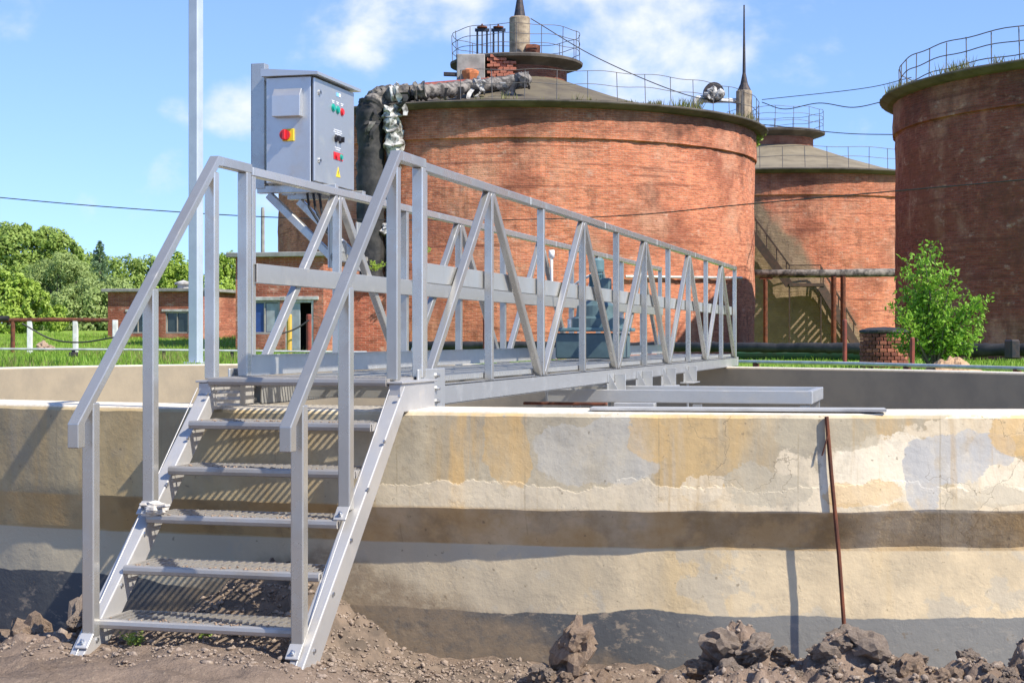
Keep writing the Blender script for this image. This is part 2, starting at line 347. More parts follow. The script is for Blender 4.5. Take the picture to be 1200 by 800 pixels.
    pit = mapr(t, tnoise(t, v, 30, 3, .5, loc=(1, 2, 3)), .68, .75, 0, .6)
    c = mixc(t, pit, c, (.16, .13, .09))
    inner = mixc(t, mapr(t, g, .35, .7), (.27, .235, .18), (.22, .195, .155))
    c = mixc(t, math_n(t, 'MULTIPLY', mapr(t, Y, 1.5, 2.5), math_n(t, 'SUBTRACT', 1.0, topf)), c, inner)
    c = mixc(t, 1.0, c, (1.20, 1.14, 1.04), 'MULTIPLY')
    t.links.new(c, b.inputs['Base Color']); b.inputs['Roughness'].default_value = .9; b.inputs['Specular IOR Level'].default_value = .25
    h = math_n(t, 'ADD', lin(g, .6), lin(fine, .35))
    h = math_n(t, 'ADD', h, math_n(t, 'MULTIPLY', strip, .25))
    bump(t, b, h, .6, .012)
basin_mat()
def soil_mat(name, c1, c2, c3):
    m, t, b = newmat(name)
    v = coord(t)
    a = tnoise(t, v, 5, 8, .7); f = tnoise(t, v, 38, 6, .7)
    c = mixc(t, mapr(t, a, .35, .68), c1, c2)
    c = mixc(t, mapr(t, f, .56, .70, 0, .7), c, c3)
    t.links.new(c, b.inputs['Base Color']); b.inputs['Roughness'].default_value = .96; b.inputs['Specular IOR Level'].default_value = .15
    bump(t, b, math_n(t, 'ADD', a, f), .9, .02)
soil_mat('soil', (.275, .20, .148), (.175, .128, .096), (.40, .32, .245))
soil_mat('clod', (.40, .315, .245), (.265, .205, .16), (.52, .44, .355))
soil_mat('clod_pale', (.44, .32, .225), (.30, .21, .15), (.55, .45, .34))
def ground_mat():
    m, t, b = newmat('ground')
    v = coord(t)
    sp = t.nodes.new('ShaderNodeSeparateXYZ'); t.links.new(v, sp.inputs[0])
    a = tnoise(t, v, 4, 8, .7); f = tnoise(t, v, 30, 6, .7); big = tnoise(t, v, .22, 4, .6)
    soil = mixc(t, mapr(t, a, .35, .68), (.245, .183, .138), (.158, .118, .09))
    soil = mixc(t, mapr(t, f, .56, .7, 0, .7), soil, (.34, .27, .2))
    gr = mixc(t, mapr(t, a, .35, .7), (.17, .28, .03), (.24, .34, .055))
    gr = mixc(t, mapr(t, big, .5, .75, 0, .6), gr, (.20, .22, .06))
    c = mixc(t, mapr(t, sp.outputs[1], 4.0, 5.5), soil, gr)
    t.links.new(c, b.inputs['Base Color']); b.inputs['Roughness'].default_value = .95; b.inputs['Specular IOR Level'].default_value = .15
    bump(t, b, math_n(t, 'ADD', a, f), .8, .03)
ground_mat()

# ------------------------------------------------------------------ mesh helpers
WL = {}
def V(*a): return np.array(a, float)
class MB:
    def __init__(s): s.v = []; s.f = []; s.uv = None
    def add(s, vs_, fs, uvs=None):
        o = len(s.v); s.v.extend([tuple(map(float, q)) for q in vs_]); s.f.extend([tuple(i+o for i in f) for f in fs])
        if uvs is not None:
            if s.uv is None: s.uv = []
            s.uv.extend(uvs)
        return s
    def box(s, c, d, ch=0.0, ax=None):
        c = np.array(c, float); d = np.array(d, float)/2
        A = np.eye(3) if ax is None else np.array(ax, float)
        if ch <= 0:
            q = [c + A.T@(d*V(a, b, e)) for e in (-1, 1) for b in (-1, 1) for a in (-1, 1)]
            return s.add(q, [(0, 2, 3, 1), (4, 5, 7, 6), (0, 1, 5, 4), (2, 6, 7, 3), (0, 4, 6, 2), (1, 3, 7, 5)])
        q = []; idx = {}
        for sx in (-1, 1):
            for sy in (-1, 1):
                for sz in (-1, 1):
                    for k in range(3):
                        dd = d - ch; dd[k] = d[k]
                        idx[(sx, sy, sz, k)] = len(q); q.append(c + A.T@(V(sx, sy, sz)*dd))
        fs = []
        for k in range(3):
            a, b = [(1, 2), (2, 0), (0, 1)][k]
            for sg in (-1, 1):
                r = []
                for (u, w_) in ((-1, -1), (1, -1), (1, 1), (-1, 1)):
                    t = [0, 0, 0]; t[k] = sg; t[a] = u; t[b] = w_; r.append(idx[(*t, k)])
                fs.append(tuple(r if sg > 0 else r[::-1]))
            for u in (-1, 1):
                for w_ in (-1, 1):       # edge along axis k
                    t0 = [0, 0, 0]; t1 = [0, 0, 0]; t0[k] = -1; t1[k] = 1
                    for t in (t0, t1): t[a] = u; t[b] = w_
                    r = [idx[(*t0, a)], idx[(*t1, a)], idx[(*t1, b)], idx[(*t0, b)]]
                    fs.append(tuple(r if u*w_ < 0 else r[::-1]))
        for sx in (-1, 1):
            for sy in (-1, 1):
                for sz in (-1, 1):
                    r = [idx[(sx, sy, sz, k)] for k in range(3)]
                    fs.append(tuple(r if sx*sy*sz > 0 else r[::-1]))
        return s.add(q, fs)
    def bar(s, p0, p1, wd, ht, up=(0, 0, 1), ch=0.004):
        p0 = np.array(p0, float); p1 = np.array(p1, float); L = np.linalg.norm(p1-p0); y = (p1-p0)/L
        x = np.cross(y, np.array(up, float)); x /= np.linalg.norm(x); z = np.cross(x, y)
        return s.box((p0+p1)/2, (wd, L, ht), ch, (x, y, z))
    def tube(s, pts, r, n=8, cap=True):
        pts = [np.array(p, float) for p in pts]; rs = r if hasattr(r, '__len__') else [r]*len(pts)
        vs_ = []; fs = []; pr = None
        for i, p in enumerate(pts):
            d = pts[min(i+1, len(pts)-1)] - pts[max(i-1, 0)]; d /= np.linalg.norm(d)
            if pr is None:
                a = V(0, 0, 1) if abs(d[2]) < .9 else V(1, 0, 0)
                x = np.cross(d, a)
            else: x = pr - d*(pr@d)
            x /= np.linalg.norm(x); pr = x; yv = np.cross(d, x)
            for k in range(n):
                t = 2*math.pi*k/n; vs_.append(p + rs[i]*(x*math.cos(t) + yv*math.sin(t)))
        for i in range(len(pts)-1):
            for k in range(n):
                fs.append((i*n+k, i*n+(k+1) % n, (i+1)*n+(k+1) % n, (i+1)*n+k))
        if cap: fs.append(tuple(range(n))[::-1]); fs.append(tuple((len(pts)-1)*n+k for k in range(n)))
        return s.add(vs_, fs)
    def lathe(s, prof, c, n=64, a0=0, a1=2*math.pi, uvR=None, jit=None):
        vs_ = []; fs = []; uvs = []
        full = abs(a1-a0-2*math.pi) < 1e-6; m = n if full else n+1; K = len(prof)
        for i in range(m):
            t = a0 + (a1-a0)*i/n
            for (r, z) in prof:
                if jit: r = r + jit(t, z)
                vs_.append((c[0]+r*math.cos(t), c[1]+r*math.sin(t), c[2]+z))
        for i in range(n):
            j = (i+1) % m
            for k in range(K-1):
                fs.append((i*K+k, j*K+k, j*K+k+1, i*K+k+1))
                if uvR:
                    u0 = (a0+(a1-a0)*i/n)*uvR; u1 = (a0+(a1-a0)*(i+1)/n)*uvR; za, zb = prof[k][1]+c[2], prof[k+1][1]+c[2]
                    uvs.append([(u0, za), (u1, za), (u1, zb), (u0, zb)])
        return s.add(vs_, fs, uvs if uvR else None)
    def prism(s, poly, o, a, b, n, th):           # polygon (u,v) in plane o + u*a + v*b, thick along n
        o, a, b, n = [np.array(q, float) for q in (o, a, b, n)]; k = len(poly)
        q = [o+a*u+b*v for u, v in poly] + [o+a*u+b*v+n*th for u, v in poly]
        fs = [tuple(range(k))[::-1], tuple(range(k, 2*k))] + [(i, (i+1) % k, (i+1) % k+k, i+k) for i in range(k)]
        return s.add(q, fs)
    def build(s, name, mat, parent=None, smooth=False, boxuv=False, base=None):
        off = WL.get(parent.name, V(0, 0, 0)) if parent else (np.array(base, float) if base is not None else V(0, 0, 0))
        me = bpy.data.meshes.new(name)
        me.from_pydata([tuple(np.array(p)-off) for p in s.v], [], s.f)
        me.materials.append(MATS[mat])
        if s.uv is not None or boxuv:
            ul = me.uv_layers.new(name='UVMap')
            co = []
            if s.uv is not None:
                for f in s.uv: co.extend(f)
            else:
                for p in me.polygons:
                    nrm = p.normal
                    if abs(nrm.z) > .7: co.extend([(me.vertices[i].co.x, me.vertices[i].co.y) for i in p.vertices])
                    else:
                        tx = Vector((-nrm.y, nrm.x, 0)).normalized()
                        co.extend([(me.vertices[i].co.dot(tx), me.vertices[i].co.z) for i in p.vertices])
            ul.data.foreach_set('uv', np.array(co, 'f').ravel())
        if smooth: me.polygons.foreach_set('use_smooth', [True]*len(me.polygons))
        me.update()
        o = bpy.data.objects.new(name, me); COL.objects.link(o)
        if parent: o.parent = parent; WL[o.name] = off
        else: o.location = off; WL[o.name] = off
        return o
def thing(name, label, cat, loc=(0, 0, 0), group=None):
    o = bpy.data.objects.new(name, None); COL.objects.link(o); o.location = loc; o.empty_display_size = .1
    o['label'] = label; o['category'] = cat
    if group: o['group'] = group
    WL[o.name] = np.array(loc, float); return o
def tag(o, label, cat, group=None, kind=None):
    if label: o['label'] = label
    if cat: o['category'] = cat
    if group: o['group'] = group
    if kind: o['kind'] = kind
    return o
def inst(o, delta, parent=None):                  # copy of a part, mesh data shared
    c = o.copy(); COL.objects.link(c); c.location = Vector(o.location) + Vector(tuple(delta)); c.parent = parent or o.parent
    if parent is not None: c.location = Vector(tuple(delta))
    WL[c.name] = WL[o.name]
    return c
def np_mesh(name, verts, faces4, mat, parent=None, base=(0, 0, 0)):
    off = WL.get(parent.name, V(0, 0, 0)) if parent else np.array(base, float)
    me = bpy.data.meshes.new(name); n = len(verts); k = faces4.shape[1]; F = len(faces4)
    me.vertices.add(n); me.vertices.foreach_set('co', (verts-off).astype('f').ravel())
    me.loops.add(F*k); me.loops.foreach_set('vertex_index', faces4.astype('i').ravel())
    me.polygons.add(F); me.polygons.foreach_set('loop_start', np.arange(0, F*k, k, dtype='i')); me.polygons.foreach_set('loop_total', np.full(F, k, 'i'))
    me.materials.append(MATS[mat]); me.update(calc_edges=True)
    o = bpy.data.objects.new(name, me); COL.objects.link(o)
    if parent: o.parent = parent
    else: o.location = off
    WL[o.name] = off
    return o
def leaf_verts(P, size, up=.3, asp=.55, rng=RNG, aim=None, out=None):   # pointed leaf faces at points P
    n = len(P); sz = size*(.6+.8*rng.random((n, 1)))
    if out is not None:                                # faces turned outwards, as leaves turn to the light
        nn = out + rng.normal(size=(n, 3))*.55 + np.array([0, 0, .25]); nn /= np.linalg.norm(nn, axis=1, keepdims=True)
        d = rng.normal(size=(n, 3)); d[:, 2] -= up; d -= nn*np.sum(d*nn, 1, keepdims=True); d /= np.linalg.norm(d, axis=1, keepdims=True)
        a = np.cross(d, nn)
    else:
        d = rng.normal(size=(n, 3)); d[:, 2] = d[:, 2]*.7 - up
        if aim is not None: d = d*.5 + aim
        d /= np.linalg.norm(d, axis=1, keepdims=True)
        a = rng.normal(size=(n, 3)); a -= d*np.sum(a*d, 1, keepdims=True); a /= np.linalg.norm(a, axis=1, keepdims=True)
        nn = np.cross(d, a)
    v = np.stack([P - d*sz*.5, P + a*sz*asp*.5 + nn*sz*.08, P + d*sz*.5, P - a*sz*asp*.5 + nn*sz*.08], 1).reshape(-1, 3)
    return v, np.arange(4*n).reshape(n, 4)
def fbm(x, y, z=0.0, o=4): return mn.fractal(Vector((x, y, z)), .9, 2.1, o, noise_basis='PERLIN_ORIGINAL')

# ------------------------------------------------------------------ the basin outline
CTRL = [(-3.6, .16), (-2.3, -.25), (-1.15, -.42), (.39, -.45), (1.58, -.35), (2.84, -.04), (4.2, .5), (5.6, 1.9), (6.2, 3.9), (5.3, 6.6), (3.6, 9.06), (2.14, 10.6), (.31, 11.84), (-1.6, 12.75), (-3.8, 13.1), (-6.0, 12.6), (-7.4, 11.4), (-8.26, 8.87), (-8.2, 5.6), (-6.9, 2.9), (-5.2, 1.3)]
def closed_spline(P, n):
    P = np.array(P, float); k = len(P); out = []
    for i in range(k):
        a, b, c, d = P[(i-1) % k], P[i], P[(i+1) % k], P[(i+2) % k]
        for j in range(n):
            t = j/n
            out.append(.5*((2*b)+(-a+c)*t+(2*a-5*b+4*c-d)*t*t+(-a+3*b-3*c+d)*t**3))
    return np.array(out)
OUT = closed_spline(CTRL, 44)
TAN = np.roll(OUT, -1, 0) - np.roll(OUT, 1, 0); TAN /= np.linalg.norm(TAN, axis=1, keepdims=True)
NOR = np.stack([TAN[:, 1], -TAN[:, 0]], 1)         # outward
def in_basin(x, y):
    j = False; n = len(OUT); xs, ys = OUT[:, 0], OUT[:, 1]
    x2, y2 = np.roll(xs, -1), np.roll(ys, -1)
    c = ((ys > y) != (y2 > y)) & (x < (x2-xs)*(y-ys)/(y2-ys+1e-12)+xs)
    return np.count_nonzero(c) % 2 == 1

# ------------------------------------------------------------------ ground (one sheet, with the basin cut out)
def ground_z(x, y):
    t = min(1, max(0, (y-1.0)/3.2)); t = t*t*(3-2*t)
    far = math.hypot(x-CAM[0], y-CAM[1])
    lat = (x-CAM[0])*RT[0]+(y-CAM[1])*RT[1]; lf = min(1, max(0, (-lat-1.0)/3.0))
    back = .76 + .06*lf - .25*min(1, max(0, (far-40)/25))*(1-lf) + lf*1.1*min(1, max(0, (far-62)/50))
    fr = -.13 - .05*min(1, max(0, (y+1.6)/.8))
    s = min(1, max(0, (1.05-.38*min(1, max(0, (y+1.55)/.6))-abs(x+.62))/.5)); s = s*s*(3-2*s)
    fr += .19*s
    s2 = min(1, max(0, (y+1.3)/.9)); fr += .6* .13*s2*min(1, max(0, (.25-x)/.5))*(1 if x > -1.2 else max(0, 1+(x+1.2)/.5))
    z = fr*(1-t) + back*t
    if far < 14 and y < 3:
        z += .035*fbm(x*2.3, y*2.3, 1.7) + .03*fbm(x*9, y*9, 4.0, 4)
    elif far < 120: z += .05*fbm(x*.25, y*.25, 9.0, 3)
    return z
def axis(segs):
    out = []
    for a, b, st in segs: out.extend(np.arange(a, b-1e-6, st))
    return np.array(out+[segs[-1][1]])
gx = axis([(-1600, -200, 200), (-200, -60, 20), (-60, -12, 3), (-12, -4, .4), (-4, 4.5, .045), (4.5, 12, .4), (12, 60, 3), (60, 200, 20), (200, 1600, 200)])
gy = axis([(-600, -60, 60), (-60, -8, 4), (-8, -2.6, .5), (-2.6, .5, .045), (.5, 16, .25), (16, 60, 2), (60, 200, 10), (200, 2400, 200)])
idx = -np.ones((len(gx), len(gy)), int); gv = []
inset = OUT - NOR*.22
def in_poly(x, y):
    xs, ys = inset[:, 0], inset[:, 1]; x2, y2 = np.roll(xs, -1), np.roll(ys, -1)
    c = ((ys > y) != (y2 > y)) & (x < (x2-xs)*(y-ys)/(y2-ys+1e-12)+xs)
    return np.count_nonzero(c) % 2 == 1
inside = np.zeros((len(gx), len(gy)), bool)
for i, x in enumerate(gx):
    for j, y in enumerate(gy):
        if -9 < x < 7 and -1 < y < 14: inside[i, j] = in_poly(x, y)
        idx[i, j] = len(gv); gv.append((x, y, ground_z(x, y)))
gf = []
for i in range(len(gx)-1):
    for j in range(len(gy)-1):
        if inside[i, j] or inside[i+1, j] or inside[i, j+1] or inside[i+1, j+1]: continue
        gf.append((idx[i, j], idx[i+1, j], idx[i+1, j+1], idx[i, j+1]))
g = np_mesh('ground', np.array(gv), np.array(gf), 'ground'); g['kind'] = 'structure'
g.data.polygons.foreach_set('use_smooth', [True]*len(g.data.polygons))

# ------------------------------------------------------------------ basin wall
def basin():
    root = thing('basin_wall', 'stained yellow-grey concrete wall of the large round settling basin', 'wall', (0, -.45, 0))
    K = []; n = len(OUT); vs_ = []; fs = []
    zs_low = [-.55, -.3, -.12, 0.0, .06, .12, .18, .24, .30]
    zs_up = [.62, .70, .78, .86, .93]
    rows = len(zs_low)+1+1+len(zs_up)+1+1+1+6
    for i in range(n):
        x, y = OUT[i]; nx, ny = NOR[i]
        near = y < 2.0
        rec = .088 - .04*min(1, max(0, (-1.0-x)/1.0))
        wob = (lambda a: .006*fbm(x*2.0, a*2.0, 2.0, 3)+.003*fbm(x*9.0, a*9, 5.0, 2)) if near else (lambda a: 0)
        ez = .545 + .02*min(1, max(-.5, (abs(x-.2)-.6)/2.5)) + (.010*fbm(x*2.2, 0, 3, 4) if near else 0)
        tz = ez - .175 + (.008*fbm(x*1.7, 4, 3, 3) if near else 0)
        prof = [(-rec, z) for z in zs_low] + [(-rec, tz), (0, ez)] + [(0, z) for z in zs_up] + [(0, .975+(.004*fbm(x*6, 1, 1, 3) if near else 0)), (-.018, .997), (-.43, 1.0), (-.45, .98), (-.45, .8), (-.45, .6), (-.45, .4), (-.45, .2), (-.45, -.2)]
        for (d, z) in prof:
            dd = d + (wob(z) if d > -.2 else 0)
            vs_.append((x+nx*dd, y+ny*dd, z))
        K = len(prof)
    for i in range(n):
        j = (i+1) % n
        for k in range(K-1): fs.append((i*K+k, j*K+k, j*K+k+1, i*K+k+1))
    m = MB(); m.add(vs_, fs); wr = m.build('wall_ring', 'basin_concrete', root, smooth=True); wr.data.set_sharp_from_angle(angle=math.radians(20))
    fl = MB(); ins = OUT - NOR*.40
    fl.add([(x, y, -.1) for x, y in ins], [tuple(range(n))])
    fo = fl.build('basin_floor', 'concrete_grey'); fo['kind'] = 'structure'
basin()
# long steel plank lying on the coping
def plank():
    m = MB(); m.bar((.9, -.28, 1.009), (2.24, -.14, 1.012), .15, .014, ch=.002)
    o = m.build('plank', 'plank'); tag(o, 'thin grey plank lying on top of the basin wall by the rusty rod', 'plank')
plank()

# ------------------------------------------------------------------ footbridge across the basin
BAY = 1.242; NB = 10
def footbridge():
    R = thing('footbridge', 'long aluminium truss footbridge crossing the round concrete basin', 'footbridge', (-.46, 0, 1.0))
    end = NB*BAY
    for side in (0, 1):
        xo = 0.0 if side == 0 else -.925              # outer / walkway reference of the truss
        xc = xo-.0225
        # bottom beam: channel with web and two flanges
        m = MB(); m.box((xo-.006, (end+.02)/2+.05, 1.047), (.012, end-.08, .106), .003)
        m.box((xo-.03, (end+.02)/2+.05, 1.095), (.06, end-.08, .010), .003); m.box((xo-.03, (end+.02)/2+.05, .998), (.06, end-.08, .010), .003)
        m.build('bottom_beam', 'alu_beam', R)
        m = MB(); m.bar((xc, -.02, 2.19), (xc, end+.02, 2.19), .05, .045); m.build('top_rail', 'alu', R)
        m = MB()
        xm = xo-.058 if side == 0 else xo+.012
        m.box((xm, end/2, 1.67), (.006, end, .10), .002); m.box((xm-.012, end/2, 1.718), (.024, end, .005), 0); m.box((xm-.012, end/2, 1.622), (.024, end, .005), 0)
        m.build('mid_rail', 'alu_beam', R)
        # posts
        p = MB().box((xc, 0, 1.634), (.045, .042, 1.066), .003).build('post', 'alu', R)
        for k in range(1, NB+1): inst(p, (0, k*BAY, 0))
        b = MB(); b.tube([(xc-.002, -.024, 2.02), (xc-.002, -.036, 2.02)], .012, 8); b.tube([(xc-.002, -.036, 2.02), (xc-.002, -.044, 2.02)], .007, 8)
        b0 = b.build('bolt', 'bolt', R); inst(b0, (0, 0, -.42)); inst(b0, (0, 0, -.78))
        # diagonals
        zt, zb = 2.165, 1.105
        dl = MB().bar((xc, BAY-.035, zt), (xc, .055, zb), .040, .05).build('diagonal', 'alu', R)
        dr = MB().bar((xc, BAY+.035, zt), (xc, 2*BAY-.055, zb), .040, .05).build('diagonal', 'alu', R)
        gt = MB(); gt.box((xo-.026, BAY, 2.13), (.008, .20, .07), .002)
        for k in range(1, 5):
            inst(dl, (0, 2*k*BAY, 0)); inst(dr, (0, 2*k*BAY, 0))
        sl_ = MB().box((xc, 2.2*BAY/2*1.55, 2.19), (.054, .012, .049), .002).build('rail_joint', 'alu_beam', R)
        for k in (1, 2, 3, 4): inst(sl_, (0, k*2.3, 0))
    # toe board on the far side
    m = MB(); m.box((-.912, end/2-.02, 1.20), (.004, end+.1, .105), .001); m.box((-.906, end/2-.02, 1.252), (.014, end+.1, .004)); m.build('toe_board', 'alu_beam', R)
    # deck grating
    m = MB()
    for i in range(int(end/.036)):
        y = .02+i*.036; m.box((-.475, y, 1.125), (.85, .004, .03))
    for xx in (-.895, -.68, -.475, -.27, -.055): m.box((xx, end/2, 1.128), (.006, end, .028))
    o = m.build('deck_grating', 'alu_beam', R); o['kind'] = 'stuff'
    # cross members
    c0 = MB().box((-.46, .6, 1.055), (.86, .05, .08), .003).build('cross_member', 'alu_beam', R)
    for k in range(1, 11): inst(c0, (0, k*1.1, 0))
    # hanger brackets below the near beam
    for i, yb in enumerate((4.55, 5.75, 7.0, 8.3)):
        m = MB(); m.box((.006, yb+.10, .95), (.010, .36, .085), .002)
        m.box((.045, yb+.24, .985), (.085, .010, .15), .002)
        m.prism([(0, 0), (.085, 0), (0, .16)], (.012, yb-.04, .912), (1, 0, 0), (0, 0, 1), (0, 1, 0), .010)
        h = m.build('hanger_bracket', 'alu_beam', R)
        MB().box((.045, yb+.08, .90), (.13, .46, .012), .003).build('flange', 'alu_beam', h)
        if i != 2: MB().tube([(.03, yb+.02, .90), (.03, yb+.02, .45)], .012, 8).build('hanger_rod', 'alu', h)
    # splice plate where the stair landing meets the bridge
    for xs in (.012, -.985):
        sp = MB().box((xs, .04, 1.083), (.012, .44, .205), .004).build('splice_plate', 'alu_beam', R)
        for bz in (1.02, 1.085, 1.15):
            for by in (.10,):
                q = MB(); q.tube([(xs+.006, by, bz), (xs+.016, by, bz)], .014, 6); q.tube([(xs+.016, by, bz), (xs+.028, by, bz)], .008, 8); q.build('bolt', 'bolt', sp)
    m = MB(); m.box((-.46, end+.04, 1.05), (.95, .06, .11), .003); m.build('end_beam', 'alu_beam', R)
footbridge()

# ------------------------------------------------------------------ stairs with landing
def stairs():
    S = thing('stairs', 'aluminium stairs with handrails and grated treads leading up to the footbridge', 'stairs', (-.46, -1.7, 0))
    RUN, RISE, Y0_, Z0_ = .21, .1965, -.582, 1.15
    sdir = V(0, RUN, RISE)/math.hypot(RUN, RISE); sn = V(0, -RISE, RUN)/math.hypot(RUN, RISE)
    def nose(i): return Y0_-RUN*i, Z0_-RISE*i
    for side, (xi, xo) in enumerate(((-.905, -.972), (-.008, .059))):
        xc = (xi+xo)/2
        m = MB(); H = .135
        # stringer: sloping box cut level at the ground, with an upright heel at the top
        y5, z5 = nose(5.82); yt, zt = nose(.16)
        dv = H/sdir[1]                                # vertical depth
        poly = [(y5, z5), (y5+dv/ (RISE/RUN)*.98, z5), (yt+.11, zt-.115+.0), (yt+.11, zt)]
        def pr(x0, x1):
            k = len(poly); q = [(x0, a, b) for a, b in poly]+[(x1, a, b) for a, b in poly]
            return q, [tuple(range(k)), tuple(range(k, 2*k))[::-1]]+[(i, i+k, (i+1) % k+k, (i+1) % k) for i in range(k)]
        lo, hi = min(xi, xo), max(xi, xo)
        q, f = pr(lo, hi); m.add(q, f)
        st = m.build('stringer', 'alu_stair', S)
        bv = st.modifiers.new('bevel', 'BEVEL'); bv.width = .005; bv.segments = 2; bv.limit_method = 'ANGLE'
        # raised rib line on the front face
        a = V(xc, *nose(5.75)) + sn*.0015; b = V(xc, *nose(.25)) + sn*.0015
        MB().bar(a, b, .005, .003, up=tuple(sn), ch=.001).build('rib', 'alu_stair', st)
        MB().box((xc+(.01 if side else -.01), y5+.10, z5-.004), (.10, .24, .010), .002).build('foot_plate', 'alu_stair', S)
        for i in range(6):                            # tread bolts on the outer cheek
            yy, zz = nose(i+.35); xf = hi
            q = MB(); q.tube([(xf, yy+.05, zz-.012), (xf+.008, yy+.05, zz-.012)], .009, 8); q.build('bolt', 'bolt', st)
        # landing side member
        MB().box((xc, -.30, 1.058), (.062, .52, .135), .004).build('landing_beam', 'alu_stair', S)
        MB().box((xc, -.30, 1.130), (.085, .54, .010), .002).build('landing_flange', 'alu_stair', S)
        px_ = -.9275 if side == 0 else 0.0
        # handrail
        zl = .99; yl = -1.81
        a = V(px_, yl, zl-.034); b = V(px_, -.455, 2.19)
        d = (b-a)/np.linalg.norm(b-a); nn = np.cross(V(1, 0, 0), d)
        m = MB()
        w_ = .050; top = [(yl, zl), (-.455, 2.223)]
        hgt = .075
        sm = (2.222-zl)/(-.47-yl)
        poly2 = [(yl, zl-.10), (yl, zl), (-.47, 2.222), (-.425, 2.222), (-.425, 2.172), (yl+.058+(2.172-zl)/sm, 2.172), (yl+.058, zl), (yl+.058, zl-.10)]
        k = len(poly2); q = [(px_-w_/2, a_, b_) for a_, b_ in poly2]+[(px_+w_/2, a_, b_) for a_, b_ in poly2]
        m.add(q, [tuple(range(k))[::-1], tuple(range(k, 2*k))]+[(i, (i+1) % k, (i+1) % k+k, i+k) for i in range(k)])
        hr = m.build('handrail', 'alu', S)
        bv = hr.modifiers.new('bevel', 'BEVEL'); bv.width = .004; bv.segments = 2; bv.limit_method = 'ANGLE'
        xr = px_+(.0 if side == 0 else 0)
        MB().bar((xr, -.43, 2.197), (xr, -.075, 2.197), .05, .048).build('landing_rail', 'alu', S)
        # posts
        for i_, top_ in ((5.24, None), (2.72, None)):
            yy, zz = nose(i_); yy += .0
            zt_ = zl+(yy-.008-yl)*sm - .03
            p = MB().box((px_, yy+.02, (zz-.02+zt_)/2), (.055, .055, zt_-zz+.02), .005).build('post', 'alu', S)
            pl = MB(); c = V(px_+.002, yy-.035, zz-.033) + sn*.006
            pl.box(c, (.058, .075, .008), .002, (V(1, 0, 0), sdir, sn))
            bp = pl.build('base_plate', 'alu_stair', p)
            q = MB(); q.tube([c-sdir*.012, c-sdir*.012+sn*.014], .011, 6); q.tube([c-sdir*.012+sn*.014, c-sdir*.012+sn*.024], .006, 6); q.build('bolt', 'bolt', p)
        MB().box((px_, -.50, 1.64), (.055, .055, 1.0), .005).build('post', 'alu', S)
        MB().box((px_, -.118, 1.66), (.055, .055, 1.03), .005).build('post', 'alu', S)
    # treads
    for i in range(6):
        y, z = nose(i); L = .895; xc = -.4565
        dep = .235 if i else .55
        if i == 0: t = thing_part = None
        m = MB()
        # rounded nosing
        prof = [(0.0, -.038), (-.008, -.034), (-.012, -.02), (-.010, -.006), (-.003, 0.0), (.02, 0.0), (.02, -.006), (.004, -.008), (.004, -.038)]
        k = len(prof); q = [(xc-L/2, y+a, z+b) for a, b in prof]+[(xc+L/2, y+a, z+b) for a, b in prof]
        m.add(q, [tuple(range(k)), tuple(range(k, 2*k))[::-1]]+[(j, j+k, (j+1) % k+k, (j+1) % k) for j in range(k)])
        tr = m.build('landing_nosing' if i == 0 else 'tread', 'alu_tread', S)
        gm = MB(); nb = 25
        for j in range(nb):
            xx = xc-L/2+.02+j*(L-.04)/(nb-1); gm.box((xx, y+.02+dep/2, z-.0075), (.005, dep, .015))
        for j in range(int(dep/.11)+1): gm.box((xc, y+.05+j*.11, z-.006), (L-.02, .005, .006))
        gm.box((xc, y+.022+dep, z-.016), (L, .006, .03))
        gg = gm.build('grating', 'alu_tread', tr); gg['kind'] = 'stuff'
        for sx in (-1, 1): MB().box((xc+sx*(L/2-.004), y+.02+dep/2, z-.02), (.007, dep, .036), .001).build('end_plate', 'alu_tread', tr)
    # perforated riser strip below the landing
    m = MB()
    for j in range(4): m.box((-.83+.012*0, -.52, 1.11-.03*j), (.12, .003, .012))
    m.build('perforated_strip', 'alu_tread', S)
stairs()

